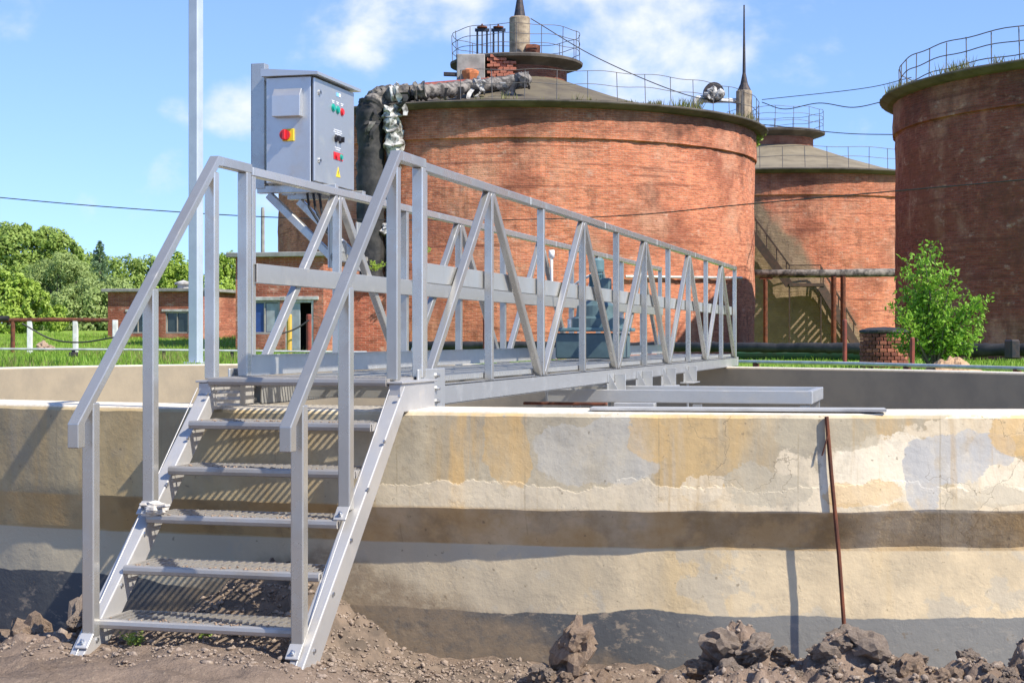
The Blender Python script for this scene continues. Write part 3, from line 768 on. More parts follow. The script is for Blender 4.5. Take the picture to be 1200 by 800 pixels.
# ------------------------------------------------------------------ control cabinet on its frame
def cabinet():
    x0, x1, y0, y1, z0, z1 = -1.376, -1.08, 1.198, 1.87, 2.25, 2.872
    C_ = thing('control_cabinet', 'grey steel electrical control cabinet mounted above the footbridge rail', 'cabinet', ((x0+x1)/2, (y0+y1)/2, z0))
    b = MB().box(((x0+x1)/2-.008, (y0+y1)/2, (z0+z1)/2), (x1-x0-.016, y1-y0, z1-z0), .004).build('body', 'steel_cab', C_)
    d = MB().box((x1, (y0+y1)/2, (z0+z1)/2), (.016, y1-y0-.012, z1-z0-.014), .003).build('door', 'steel_cab', C_)
    MB().box((x1-.009, y0+.004, (z0+z1)/2), (.005, .005, z1-z0-.01)).build('door_seal', 'black_btn', d)
    m = MB(); m.prism([(x0-.02, z1+.05), (x1+.04, z1+.022), (x1+.04, z1+.004), (x0-.02, z1+.004)], (0, y0-.035, 0), (1, 0, 0), (0, 0, 1), (0, 1, 0), y1-y0+.07); m.build('rain_roof', 'steel_cab', C_)
    # vent hood
    hx0, hx1, hz0, hz1 = x0+.055, x1-.065, 2.635, 2.80
    hp = [(0, hz0), (-.05, hz0), (-.05, hz1-.045), (-.018, hz1), (0, hz1)]
    m = MB(); k = len(hp); q = [(hx0, y0+a, bb) for a, bb in hp]+[(hx1, y0+a, bb) for a, bb in hp]
    m.add(q, [tuple(range(k))[::-1], tuple(range(k, 2*k))]+[(i, (i+1) % k, (i+1) % k+k, i+k) for i in range(k)])
    h = m.build('vent_hood', 'steel_cab', C_)
    bv = h.modifiers.new('bevel', 'BEVEL'); bv.width = .003; bv.segments = 2
    # main switch
    sx, sz = (x0+x1)/2-.012, 2.53
    s = MB().box((sx+.006, y0-.006, sz), (.072, .012, .072), .002).build('main_switch', 'yellow_plate', C_)
    MB().tube([(sx-.01, y0-.01, sz), (sx-.01, y0-.026, sz)], .032, 20).build('switch_dial', 'red_btn', s)
    MB().box((sx-.01, y0-.033, sz), (.018, .018, .058), .003).build('switch_handle', 'red_btn', s)
    # door fittings (x fixed on the door face, u along the door from its near edge)
    xf = x1+.008
    def knob(u, z, r, mat, l=.012, name='button'):
        o = MB().tube([(xf, y0+u, z), (xf+l*.5, y0+u, z)], r*1.15, 16).build(name, mat, d)
        MB().tube([(xf+l*.5, y0+u, z), (xf+l, y0+u, z)], r*.85, 16).build('cap', mat, o); return o
    knob(.30, 2.725, .021, 'green_btn'); knob(.375, 2.722, .021, 'green_btn'); knob(.45, 2.719, .021, 'red_btn')
    for u in (.36, .395): pass
    MB().box((xf+.001, y0+.39, 2.815), (.003, .07, .022)).build('name_plate', 'blue_label', d)
    MB().box((xf+.002, y0+.408, 2.815), (.003, .03, .02)).build('name_plate', 'white_label', d)
    for u in (.30, .375, .45):
        for r_ in range(2):
            MB().box((xf+.001, y0+u, 2.768-.010*r_), (.001, .045-.012*r_, .005)).build('caption', 'white_label', d)
    for r_, (z, wd) in enumerate(((2.598, .13), (2.586, .15), (2.574, .10), (2.492, .10), (2.480, .07))):
        for c in range(6): MB().box((xf+.001, y0+.38+(c-2.5)*wd/6, z), (.001, wd/9, .006)).build('caption', 'white_label', d)
    for u in (.345, .415):
        k_ = knob(u, 2.545, .020, 'black_btn', .014, 'selector')
        MB().box((xf+.022, y0+u, 2.545), (.018, .010, .034), .002).build('selector_handle', 'black_btn', k_)
    rp = MB().box((xf+.002, y0+.385, 2.44), (.004, .15, .045), .001).build('stop_plate', 'red_btn', d)
    for u in (.345, .425): knob(u, 2.44, .017, 'green_btn' if u > .4 else 'red_btn', .014)
    MB().prism([(-.034, 0), (.034, 0), (0, .062)], (xf+.001, y0+.385, 2.315), (0, 1, 0), (0, 0, 1), (1, 0, 0), .002).build('warning_triangle', 'yellow_plate', d)
    MB().prism([(0, .012), (.007, .025), (.002, .026), (.008, .046), (-.006, .028), (-.001, .027)], (xf+.003, y0+.385, 2.315), (0, 1, 0), (0, 0, 1), (1, 0, 0), .001).build('lightning_mark', 'black_btn', d)
    for z in (2.785, 2.385):
        l = MB().tube([(xf, y0+.075, z), (xf+.01, y0+.075, z)], .016, 14).build('lock', 'bolt', d)
        MB().box((xf+.011, y0+.075, z), (.003, .006, .014)).build('key_slot', 'black_btn', l)
    for z in (2.36, 2.76): MB().tube([(x1-.004, y1+.004, z-.03), (x1-.004, y1+.004, z+.03)], .007, 8).build('hinge', 'bolt', C_)
    for yy in (1.40, 1.5, 1.6):
        gl = MB().tube([(-1.20, yy, 2.25), (-1.20, yy, 2.21)], .016, 8).build('cable_gland', 'black_btn', C_)
        MB().tube([(-1.20, yy, 2.215), (-1.19, yy+.01, 2.12), (-1.12, yy*.5+.74, 2.0), (-1.04, 1.48, 1.92)], .008, 6).build('cable', 'wire', gl)
    # carrying frame
    for yy in (1.30, 1.77):
        m = MB(); m.box((-1.462, yy-.03, 2.60), (.085, .006, .745), .002); m.box((-1.42, yy+.0, 2.60), (.006, .066, .745), .002); m.box((-1.50, yy+.0, 2.60), (.006, .066, .745), .002)
        m.build('upright', 'alu', C_)
        MB().box((-1.22, yy, 2.222), (.50, .05, .045), .003).build('bearer', 'alu', C_)
        MB().bar((-1.40, yy-.005, 2.19), (-.985, yy-.005, 1.80), .045, .045, up=(0, 1, 0)).build('brace', 'alu', C_)
        MB().box((-1.0, yy, 1.90), (.012, .12, .30), .003).build('mounting_plate', 'alu_beam', C_)
    MB().box((-1.45, 1.535, 2.28), (.045, .45, .045), .003).build('cross_bar', 'alu', C_)
    jb = MB().box((-1.03, 1.48, 1.86), (.05, .16, .13), .006).build('junction_box', 'alu_beam', C_)
    MB().box((-1.002, 1.49, 1.88), (.004, .05, .05), .001).build('socket', 'steel_cab', jb)
    MB().tube([(-1.03, 1.46, 1.80), (-1.02, 1.46, 1.70), (-.995, 1.5, 1.60), (-.99, 1.55, 1.3)], .012, 8).build('cable_conduit', 'white_paint', C_)
cabinet()

# ------------------------------------------------------------------ drive unit on the deck, hose, trough frame
def drive():
    D = thing('drive_motor', 'teal geared drive motor standing on the footbridge deck', 'motor', (-.46, 6.2, 1.14))
    MB().box((-.47, 6.2, 1.27), (.56, .5, .22), .012).build('gearbox', 'teal', D)
    MB().box((-.47, 6.2, 1.41), (.64, .56, .03), .006).build('flange', 'teal_light', D)
    MB().lathe([(.24, 0), (.24, .08), (.18, .1), (.17, .19), (.08, .24), (0, .24)], (-.44, 6.2, 1.425), 32).build('bearing_housing', 'teal', D, smooth=False)
    mt = MB().lathe([(.05, 0), (.05, .25), (.045, .26), (0, .26)], (-.44, 6.2, 1.66), 28).build('motor_body', 'teal_light', D, smooth=False)
    f = MB()
    for k in range(20):
        a = 2*math.pi*k/20; c, s = math.cos(a), math.sin(a)
        f.box((-.44+.055*c, 6.2+.055*s, 1.79), (.022, .004, .2), 0, (V(c, s, 0), V(-s, c, 0), V(0, 0, 1)))
    f.build('cooling_fins', 'teal_light', mt)
    MB().lathe([(.06, 0), (.066, .02), (.066, .10), (.05, .12), (0, .12)], (-.44, 6.2, 1.91), 28).build('fan_cowl', 'teal_light', D, smooth=False)
    MB().box((-.355, 6.16, 1.80), (.09, .11, .11), .008).build('terminal_box', 'teal', D)
    for (x, y) in ((-.74, 5.96), (-.2, 5.96), (-.74, 6.44), (-.2, 6.44)):
        b = MB(); b.tube([(x, y, 1.425), (x, y, 1.437)], .018, 6); b.tube([(x, y, 1.437), (x, y, 1.455)], .01, 8); b.build('bolt', 'bolt', D)
    l = MB().tube([(-.62, 5.94, 1.43), (-.62, 5.94, 1.50)], .02, 8).build('filler_cap', 'bolt', D)
    o = MB(); o.tube([(-.90, 6.44, 2.10), (-.90, 6.44, 1.84), (-.885, 6.46, 1.80), (-.84, 6.5, 1.79), (-.72, 6.5, 1.80), (-.62, 6.45, 1.86), (-.5, 6.35, 1.9)], .013, 8)
    o.tube([(-.90, 6.44, 2.05), (-.90, 6.44, 2.12)], .026, 10)
    o = o.build('hose', 'white_paint', smooth=True); tag(o, 'white hose looped from the bridge rail to the teal motor', 'hose')
drive()
def trough():
    T = thing('trough_frame', 'low aluminium frame inside the basin to the right of the footbridge', 'frame', (.6, 4.8, .7))
    za = .905
    for (p0, p1, nm) in (((-.42, 4.32, za), (1.56, 4.32, za), 'front_beam'), ((-.42, 5.35, za), (1.56, 5.35, za), 'back_beam')):
        MB().bar(p0, p1, .05, .095).build(nm, 'alu_beam', T)
    for x in (-.42, 1.535): MB().bar((x, 4.347, za), (x, 5.323, za), .05, .092).build('side_beam', 'alu_beam', T)
    for (x, y) in ((.72, 4.32), (1.50, 4.36), (1.50, 5.33), (-.2, 5.33), (-.2, 4.33)): MB().box((x, y, .42), (.07, .045, .86), .003).build('leg', 'alu', T)
    MB().box((.30, 4.05, .84), (.30, .10, .05), .004).build('cross_box', 'alu_beam', T)
    MB().box((.55, 4.8, .875), (1.9, .9, .008)).build('inner_sheet', 'alu', T)
trough()
# scraper arm below the bridge
m = MB(); m.bar((-.7, 2.6, .62), (.0, 3.5, .62), .05, .10); m.bar((-.75, 3.2, .62), (.05, 2.5, .62), .05, .08); m.bar((-.5, 3.9, .86), (.12, 3.9, .86), .06, .02)
tag(m.build('scraper_arm', 'rust'), 'crossed rusty scraper arms hanging below the footbridge', 'scraper')

# ------------------------------------------------------------------ brick digester tanks
R_T = 10.0; ZE = 9.72
def ang_to_cam(c): return math.atan2(CAM[1]-c[1], CAM[0]-c[0])
def railing(root, c, r, z, a0, a1, n, h=1.05, rails=(1.0, .55), rr=.022, mat='dark_steel'):
    rl = []
    for k, hf in enumerate(rails):
        pts = [(c[0]+r*math.cos(a0+(a1-a0)*i/60), c[1]+r*math.sin(a0+(a1-a0)*i/60), z+h*hf+.03*math.sin(i*.9+k)) for i in range(61)]
        MB().tube(pts, rr, 6).build('rail', mat, root)
    for i in range(n+1):
        t = a0+(a1-a0)*i/n; x, y = c[0]+r*math.cos(t), c[1]+r*math.sin(t)
        MB().tube([(x, y, z-.1), (x+random.uniform(-.04, .04), y+random.uniform(-.04, .04), z+h)], rr*1.15, 6).build('rail_post', mat, root)
def tank(lat, dep, label, mat, roofmat, turret=True, rail=None):
    c = pt(lat, dep, 0); ac = ang_to_cam(c)
    T = thing('brick_tank', label, 'tank', (c[0], c[1], 0), 'round brick digester tanks')
    jit = lambda t, z: .05*fbm(t*9, z*.8, 3, 4)+.02*fbm(t*60, z*4, 6, 3)
    zs = list(np.linspace(-.2, ZE-1.12, 26))
    MB().lathe([(R_T, z) for z in zs], c, 360, ac-math.pi, ac+math.pi, R_T, jit).build('wall', mat, T)
    # corbelled top band, its lower edge ragged
    MB().lathe([(R_T-.05, ZE-1.14), (R_T+.10, ZE-1.09), (R_T+.10, ZE-.75), (R_T+.09, ZE-.4), (R_T+.09, ZE)], c, 360, ac-math.pi, ac+math.pi, R_T, lambda t, z: .035*fbm(t*30, z*2, 8, 3)).build('top_band', mat, T)
    ev = lambda t, z: .03*fbm(t*40, z, 5, 3)
    MB().lathe([(R_T-.1, ZE-.03), (R_T+.28, ZE+.03), (R_T+.55, ZE+.15), (R_T+.57, ZE+.19), (R_T+.54, ZE+.225), (R_T-.3, ZE+.34)], c, 240, ac-math.pi, ac+math.pi, None, ev).build('eave', 'eave_concrete', T)
    prof = [(R_T+.48, ZE+.245), (8.4, ZE+.50), (6.5, ZE+.92), (4.5, ZE+1.55), (3.0, ZE+2.1), (2.0, ZE+2.45)]
    MB().lathe(prof, c, 120, 0, 2*math.pi, None, lambda t, z: .05*fbm(t*6, z*2, 1, 3)).build('roof', roofmat, T)
    if turret:
        zt = ZE+2.0
        MB().lathe([(2.15, zt-.3), (2.15, zt+1.1)], c, 80, 0, 2*math.pi, 2.15).build('turret_drum', mat, T)
        MB().lathe([(2.1, zt+.85), (2.3, zt+.95), (2.80, zt+1.12), (2.82, zt+1.22), (2.6, zt+1.30), (0, zt+1.32)], c, 80, 0, 2*math.pi, None, ev).build('turret_slab', 'eave_concrete', T)
        railing(T, c, 2.7, zt+1.30, ac-math.pi, ac+math.pi, 16, 1.15, (1.0, .66, .33), .014, 'grey_rail')
    return T, c, ac, ZE
T1, c1, a1, _ = tank(.18, 70.0, 'sunlit round brick tank behind the footbridge, with a grey chimney and wrapped pipe', 'brick_tank', 'roof_felt')
T2, c2, a2, _ = tank(math.tan(math.radians(9.06))*93.9, 93.9, 'distant round brick tank with tan plaster and an outside stair, between the two others', 'brick_tank_far', 'roof_moss')
T3, c3, a3, _ = tank(math.sin(math.radians(22.3))*62.5, math.cos(math.radians(22.3))*62.5, 'shaded dark round brick tank at the right edge', 'brick_tank_shaded', 'roof_moss', turret=False)
railing(T1, c1, R_T+.2, ZE+.25, a1-.2, a1+1.75, 17, 1.1, rr=.013, mat='grey_rail')
railing(T2, c2, R_T+.2, ZE+.25, a2-1.3, a2+1.6, 26, 1.1, rr=.016, mat='grey_rail')
railing(T3, c3, R_T-.15, ZE+.25, a3-1.75, a3+.6, 21, 1.15, (1.0, .62, .25), .018, 'grey_rail')

def on_tank(c, ac, off_px_angle, z, r): return V(c[0]+r*math.cos(ac+off_px_angle), c[1]+r*math.sin(ac+off_px_angle), z)
# turret details of the near tank: broken masonry block, gate-valve stands, chimney
def turret_things():
    zt = ZE+2.0; k = 70/FPX
    def q(x, y, dd=0): return px(x, y, 70+dd)
    ch = thing('chimney_pipe', 'weathered stone-coloured vent pipe with pointed cap on the tank turret', 'chimney', tuple(q(609, 72)))
    b = q(609, 72); MB().lathe([(.44, 0), (.44, 1.85), (.40, 1.9), (.40, 1.86), (0, 1.86)], (b[0], b[1], zt+1.32), 28).build('pipe', 'pillar_stone', ch, smooth=False)
    MB().lathe([(.26, 0), (.16, .6), (.05, 1.3), (.03, 2.6), (0, 2.6)], (b[0], b[1], zt+3.18), 16).build('pointed_cap', 'dark_steel', ch)
    e = q(626, 60, -.3); MB().tube([e+V(-.3, 0, 0), e, e+V(.15, 0, -.05)], [.3, .3, .3], 16).build('flanged_outlet', 'rust', ch)
    for i, x in enumerate((565, 584)):
        p = q(x, 66, -1.6)
        g_ = thing('valve_stand', ['dark steel gate valve stand on the turret, farther from the chimney', 'dark steel gate valve stand on the turret, next to the chimney'][i], 'valve', tuple(p))
        for s in (-.2, .2): a = p+RT*s; MB().bar(a+V(0, 0, -.1), a+V(0, 0, 1.05), .07, .07, up=(0, 1, 0)).build('upright', 'blue_steel', g_)
        a = p+V(0, 0, 1.08); MB().bar(a-RT*.3, a+RT*.3, .12, .12).build('yoke', 'blue_steel', g_)
        MB().lathe([(.05, 0), (.22, .03), (.22, .08), (.05, .1), (.03, .2), (0, .2)], tuple(p+V(0, 0, 1.14)), 14).build('hand_wheel', 'rust', g_)
        MB().tube([p+V(0, 0, -.1), p+V(0, 0, 1.1)], .03, 6).build('spindle', 'dark_steel', g_)
    bl = thing('masonry_block', 'broken brick and concrete stub beside the turret drum', 'masonry', tuple(q(560, 95, -2)))
    p = q(552, 80, -2.3); MB().box(p+V(0, 0, -.2), (1.15, 1.0, 1.4), .03, (RT, FW, V(0, 0, 1))).build('concrete_block', 'concrete_grey', bl)
    p = q(586, 82, -2.5); m = MB()
    brk = None
    for r in range(10):
        for c in range(4):
            if (r > 7 and c > 2) or (r == 9 and c > 0): continue
            pp = p + RT*((c-1.5)*.27+(r % 2)*.13) + V(0, 0, -.62+r*.13) + FW*random.uniform(-.06, .06)
            if brk is None: brk = MB().box(pp, (.255, .12*2, .115), .01, (RT, FW, V(0, 0, 1))).build('brick', 'brick_piece_b', bl); b0 = pp
            else: inst(brk, pp-b0)
    p = q(551, 84, -3.0)
    MB().lathe([(.1, -.7), (.34, -.1), (.36, .0), (.2, .1), (0, .12)], tuple(p), 14, 0, 2*math.pi, None, lambda t, z: .06*fbm(t*2, z*4, 2, 2)).build('clay_bowl', 'orange_rag', bl)
    MB().bar(q(520, 87, -2.6), q(545, 88, -2.6), .25, .14).build('beam_end', 'dark_steel', bl)
turret_things()

# big wrapped pipe: up the left flank of the near tank and over the roof to the turret
def crinkle(pts, r, n, amp, seed, sub=6):
    P = [np.array(p, float) for p in pts]; out = []; rs = []
    for i in range(len(P)-1):
        for j in range(sub): out.append(P[i]+(P[i+1]-P[i])*j/sub)
    out.append(P[-1])
    m = MB(); m.tube(out, [r*(1+amp*fbm(i*.7, seed, 0, 2)+amp*.5*fbm(i*2.9, seed, 5, 2)) for i in range(len(out))], n)
    m.v = [tuple(np.array(p)+V(*[amp*r*1.3*fbm(p[0]*3.7+k*9, p[1]*3.7+seed, p[2]*3.7, 4) for k in range(3)])) for p in m.v]
    return m
def cyl_hit(x, y, c, r):
    d = FW+RT*((x-600)/FPX); h = np.array(c[:2])-CAM[:2]; dd = d[:2]; b = h@dd/(dd@dd); cc = (h@h-r*r)/(dd@dd); s = b-math.sqrt(max(0, b*b-cc))
    return s
def wrapped_pipes():
    D = cyl_hit(434, 200, c1, R_T+.75)
    lo = px(434, 405, D); top = px(433, 133, D)
    W = thing('wrapped_pipe', 'thick black-wrapped pipe climbing the left side of the near tank and over its roof', 'pipe', tuple(lo))
    q = px(446, 113, D+.4); e = px(480, 109, D+.3); e2 = px(560, 101, 64.2); e3 = px(618, 94, 65.5)
    crinkle([lo, px(434, 300, D), px(435, 200, D), top, px(437, 121, D+.1)], .50, 18, .16, 3.0, 10).build('riser', 'black_wrap', W, smooth=True)
    crinkle([px(436, 124, D), q, e], .38, 18, .2, 5.0, 10).build('bend', 'grey_wrap', W, smooth=True)
    crinkle([e, px(520, 106, D+1), e2, e3], .26, 16, .22, 7.0, 14).build('roof_run', 'grey_wrap', W, smooth=True)
    for i, (x, y, dx) in enumerate(((463, 109, 5), (492, 108, 6), (560, 101, 5), (612, 94, 5))):
        a = px(x-dx, y+1, D if x < 500 else 63.5); b = px(x+dx, y-1, D if x < 500 else 63.6); crinkle([a, b], .33, 14, .3, i*3.3, 6).build('torn_wrapping', 'white_wrap' if i % 2 == 0 else 'grey_wrap', W)
    W2 = thing('lagged_downpipe', 'thin downpipe in torn white wrapping beside the black-wrapped pipe', 'pipe', tuple(px(460, 300, D)))
    crinkle([px(452, 122, D+.3), px(459, 140, D), px(463, 178, D+.1), px(461, 205, D+.2), px(458, 300, D+.3), px(458, 405, D+.3)], .25, 12, .35, 11.0, 10).build('pipe_run', 'grey_wrap', W2, smooth=True)
    crinkle([px(457, 124, D-.2), px(461, 150, D-.2), px(464, 190, D-.1)], .30, 14, .45, 14.0, 10).build('torn_wrapping', 'white_wrap', W2)
    crinkle([px(455, 262, D), px(457, 275, D)], .33, 12, .4, 21.0, 8).build('torn_wrapping', 'white_wrap', W2)
    for i in range(16):
        x = random.choice((430, 440, 448, 470, 486, 505, 522, 538, 556, 574, 590, 606))+random.uniform(-4, 4)
        y = 112-(x-440)*.1 if x > 450 else random.uniform(125, 175); Dz = (D if x < 500 else D+(64-D)*min(1, (x-500)/60))-.55
        a = px(x, y, Dz); L = random.uniform(.35, .9); wd = random.uniform(.06, .16); k = RT*wd; m_ = MB(); seg = []
        for j in range(6):
            f = j/5; c_ = a+V(0, 0, -L*f)+FW*(-.12*math.sin(f*3+i))+RT*(.12*math.sin(f*4+i*1.7)); seg += [c_-k*(1-.5*f), c_+k*(1-.5*f)]
        th = [q_+FW*.02 for q_ in seg]; n_ = len(seg)
        m_.add(seg+th, [(2*j, 2*j+1, 2*j+3, 2*j+2) for j in range(5)]+[(n_+2*j, n_+2*j+2, n_+2*j+3, n_+2*j+1) for j in range(5)]+[(2*j, 2*j+2, n_+2*j+2, n_+2*j) for j in range(5)]+[(2*j+1, n_+2*j+1, n_+2*j+3, 2*j+3) for j in range(5)])
        m_.build('torn_strip', random.choice(('black_wrap', 'white_wrap', 'grey_wrap')), W)
    r = MB(); r.tube([px(494, 101, 63), px(570, 95, 64.5)], .13, 10); tag(r.build('red_pipe', 'rust_red'), 'short red pipe lying along the roof beside the wrapped run', 'pipe')
wrapped_pipes()
# pillar with spire, white elbows and blower at the right end of the near tank's roof
def pillar():
    D = 69.0
    b = px(872, 143, D); P = thing('spire_pillar', 'stone-coloured pillar with tall dark spire on the right edge of the near roof', 'pillar', tuple(b))
    MB().lathe([(.34, 0), (.34, 1.28), (.30, 1.30), (.0, 1.3)], tuple(b), 18, 0, 2*math.pi, None, lambda t, z: .05*fbm(t*3, z*3, 4, 3)).build('shaft', 'pillar_stone', P)
    MB().lathe([(.30, 0), (.16, .3), (.07, .75), (.045, 2.2), (.03, 3.6), (0, 3.6)], tuple(b+V(0, 0, 1.29)), 12).build('spire', 'dark_steel', P)
    E = thing('white_duct', 'white elbow duct with round blower beside the spire pillar', 'duct', tuple(px(815, 135, D)))
    MB().tube([px(815, 136, D), px(815, 122, D), px(818, 117, D), px(824, 117, D)], .19, 14).build('elbow', 'white_paint', E, smooth=True)
    MB().tube([px(824, 118, D), px(864, 118, D)], .10, 10).build('arm', 'white_paint', E, smooth=True)
    c = px(836, 109, D); m = MB(); m.tube([c-FW*.22, c+FW*.22], .42, 20); m.build('blower_drum', 'dark_steel', E)
    crinkle([px(828, 115, D-.3), px(836, 107, D-.3), px(845, 114, D-.3)], .22, 12, .4, 2.0, 6).build('wrapped_joint', 'white_wrap', E)
    MB().bar(px(846, 113, D-.2), px(846, 106, D-.2), .12, .12, up=(0, 1, 0)).build('clamp', 'dark_steel', E)
pillar()

# thin pale pipe fixed along the near tank
def clinging_pipe():
    pts = []
    for x in range(733, 872, 8): pts.append(px(x, 324+(x-733)*.012, cyl_hit(x, 0, c1, R_T+.14)))
    tag(MB().tube(pts, .055, 8).build('clinging_pipe', 'pale_pipe'), 'thin pale pipe fixed along the near brick tank above the bridge end', 'pipe')
clinging_pipe()

# outside stair on the distant tank
def far_stair():
    S = thing('outside_stair', 'dark steel zigzag stair fixed to the distant tank', 'stairs', tuple(px(950, 408, 83.5)))
    def surf(x, y, off): return px(x, y, cyl_hit(x, 0, c2, R_T+off))
    def flight(xa, ya, xb, yb, n):
        for off in (.45, 1.35):
            a, b = surf(xa, ya, off), surf(xb, yb, off)
            MB().bar(a, b, .12, .42).build('stringer', 'stair_steel', S)
            h = V(0, 0, 1.0); MB().bar(a+h, b+h, .08, .08).build('handrail', 'stair_steel', S)
            for i in range(5):
                f = (i+.3)/4.6; p = a+(b-a)*f; MB().bar(p, p+h, .06, .06, up=(0, 1, 0)).build('baluster', 'stair_steel', S)
        for i in range(n):
            f = (i+.5)/n; a = surf(xa, ya, .45)+(surf(xb, yb, .45)-surf(xa, ya, .45))*f; b = surf(xa, ya, 1.35)+(surf(xb, yb, 1.35)-surf(xa, ya, 1.35))*f
            MB().bar(a, b, .22, .03).build('tread', 'stair_steel', S)
    flight(872, 262, 925, 334, 13); flight(962, 336, 1003, 404, 12)
    a, b = surf(923, 334, .9), surf(964, 334, .9)
    MB().bar(a, b, 1.1, .16).build('landing', 'stair_steel', S)
    for off in (.45, 1.35):
        a, b = surf(925, 334, off), surf(962, 334, off); h = V(0, 0, 1.0)
        MB().bar(a+h, b+h, .045, .045).build('handrail', 'stair_steel', S)
        for x in (925, 962):
            p = surf(x, 334, off); MB().bar(p, p+h, .05, .05, up=(0, 1, 0)).build('baluster', 'stair_steel', S)
            g_ = p.copy(); g_[2] = .5; MB().bar(g_, p, .07, .07, up=(0, 1, 0)).build('leg', 'stair_steel', S)
far_stair()
def pipe_rack():
    Rk = thing('pipe_rack', 'overhead grey-brown pipe on rusty posts between the brick tanks', 'pipe', tuple(px(950, 410, 75)))
    D = 75.0
    MB().tube([px(870, 321, D), px(960, 320.5, D), px(1075, 319, D)], .19, 14).build('overhead_pipe', 'grey_wrap', Rk, smooth=True)
    for i, x in enumerate((897, 977, 988)):
        MB().tube([px(x, 415, D-.1*i), px(x, 324, D-.1*i)], .125 if i else .10, 10).build('post', 'rust', Rk)
    MB().bar(px(890, 326, D), px(905, 326, D), .2, .1).build('saddle', 'rust', Rk)
pipe_rack()

# ------------------------------------------------------------------ low brick buildings
def win(parent, o, u, nrm, w_, h_, pane, frame='concrete_grey', depth=.12, mull=1):
    # o: lower left corner on the wall face, u: unit vector along the wall, nrm: outward
    up = V(0, 0, 1); o = np.array(o, float)
    f = MB(); t = .08
    for (a, b, wd, hg) in ((0, 0, t, h_), (w_-t, 0, t, h_), (t, 0, w_-2*t, t), (t, h_-t, w_-2*t, t)):
        f.box(o+u*(a+wd/2)+up*(b+hg/2)+nrm*.0, (wd, .10, hg), .01, (u, nrm, up))
    if mull: f.box(o+u*(w_/2)+up*(h_/2), (.05, .06, h_-2*t), .005, (u, nrm, up))
    fo = f.build('window', frame, parent)
    MB().box(o+u*(w_/2)+up*(h_/2)-nrm*.03, (w_-2*t, .02, h_-2*t), 0, (u, nrm, up)).build('pane', pane, fo)
    return fo
def brick_house(name, label, corner, ang, wf, ws, h, zb, openings, roof_t=.16):
    # corner: front-right corner; front runs to the left along -u, side runs back along v
    u = V(math.cos(ang), math.sin(ang), 0); v = V(-math.sin(ang), math.cos(ang), 0)
    H = thing(name, label, 'building', (corner[0], corner[1], zb))
    c = np.array([corner[0], corner[1], 0.0])
    m = MB()
    # front wall in strips round the openings (a along the front from the left end)
    L = c-u*wf
    ops = sorted(openings, key=lambda q: q[0])
    def blk(a0, a1_, b0, b1): 
        if a1_-a0 > .01 and b1-b0 > .01: m.box(L+u*((a0+a1_)/2)+v*.15+V(0, 0, (b0+b1)/2), (a1_-a0, .30, b1-b0), 0, (u, v, V(0, 0, 1)))
    x = 0
    for (a, b, w_, h_, *_r) in ops:
        blk(x, a, zb, zb+h); blk(a, a+w_, zb, b); blk(a, a+w_, b+h_, zb+h); x = a+w_
    blk(x, wf, zb, zb+h)
    m.box(c-u*.15+v*(ws/2+.15)+V(0, 0, zb+h/2), (.30, ws-.3, h), 0, (u, v, V(0, 0, 1)))
    m.box(c-u*(wf-.15)+v*(ws/2+.15)+V(0, 0, zb+h/2), (.30, ws-.3, h), 0, (u, v, V(0, 0, 1)))
    m.box(c-u*(wf/2)+v*(ws-.15)+V(0, 0, zb+h/2), (wf-.6, .30, h-.02), 0, (u, v, V(0, 0, 1)))
    m.build('wall', 'brick_house', H, boxuv=True)
    MB().box(c-u*(wf/2)+v*(ws/2)+V(0, 0, zb+h+roof_t/2), (wf+.5, ws+.5, roof_t), .02, (u, v, V(0, 0, 1))).build('roof', 'roof_flat', H)
    MB().box(c-u*(wf/2)+v*(ws/2)+V(0, 0, zb+.05), (wf-.7, ws-.7, .02), 0, (u, v, V(0, 0, 1))).build('inner_floor', 'dark_inside', H)
    for (a, b, w_, h_, kind) in ops:
        o = L+u*a+V(0, 0, b)+v*.08
        MB().box(L+u*(a+w_/2)+V(0, 0, b+h_+.06)-v*.012, (w_+.36, .05, .12), .01, (u, v, V(0, 0, 1))).build('lintel', 'concrete_pale', H)
        if kind == 'door':
            f = MB()
            for s in (0, w_-.09): f.box(o+u*(s+.045)+V(0, 0, h_/2), (.09, .12, h_), .01, (u, v, V(0, 0, 1)))
            f.box(o+u*(w_/2)+V(0, 0, h_-.045), (w_-.18, .12, .09), .01, (u, v, V(0, 0, 1)))
            d = f.build('door_frame', 'concrete_pale', H)
            MB().box(o+u*(.09+w_*.2)+v*.02+V(0, 0, h_/2), (w_*.42, .05, h_-.1), .01, (u, v, V(0, 0, 1))).build('door_leaf', 'grey_panel', d)
            MB().box(o+u*(w_/2)+v*.9+V(0, 0, h_/2), (w_+.6, .03, h_+.3), 0, (u, v, V(0, 0, 1))).build('dark_room', 'dark_inside', d)
        else:
            wv = win(H, o, u, -v, w_, h_, 'glass' if kind == 'glass' else 'blue_panel')
            if kind == 'panel':
                MB().box(o+u*(w_*.74)+v*.01+V(0, 0, h_*.5), (w_*.38, .02, h_-.2), 0, (u, v, V(0, 0, 1))).build('pane', 'grey_panel', wv)
    return H, u, v, L
aB = YAW-math.radians(14)
cB = px(379, 400, 55.0)
HB, uB, vB, LB = brick_house('brick_pump_house', 'low red brick building with blue-paned window and open door in front of the tank', cB, aB, 3.15, 3.6, 3.55, .5,
                 [(.45, 1.45, 1.15, 1.15, 'panel'), (1.78, .55, 1.02, 2.06, 'door')])
cA = px(238, 400, 82.0)
HA, uA, vA, LA = brick_house('brick_shed', 'low flat-roofed red brick shed in the meadow behind the lamp pole', cA, aB, 5.2, 4.0, 3.1, .55,
                 [(1.15, 1.55, .95, 1.1, 'glass'), (3.15, 1.55, 1.25, 1.1, 'glass')])
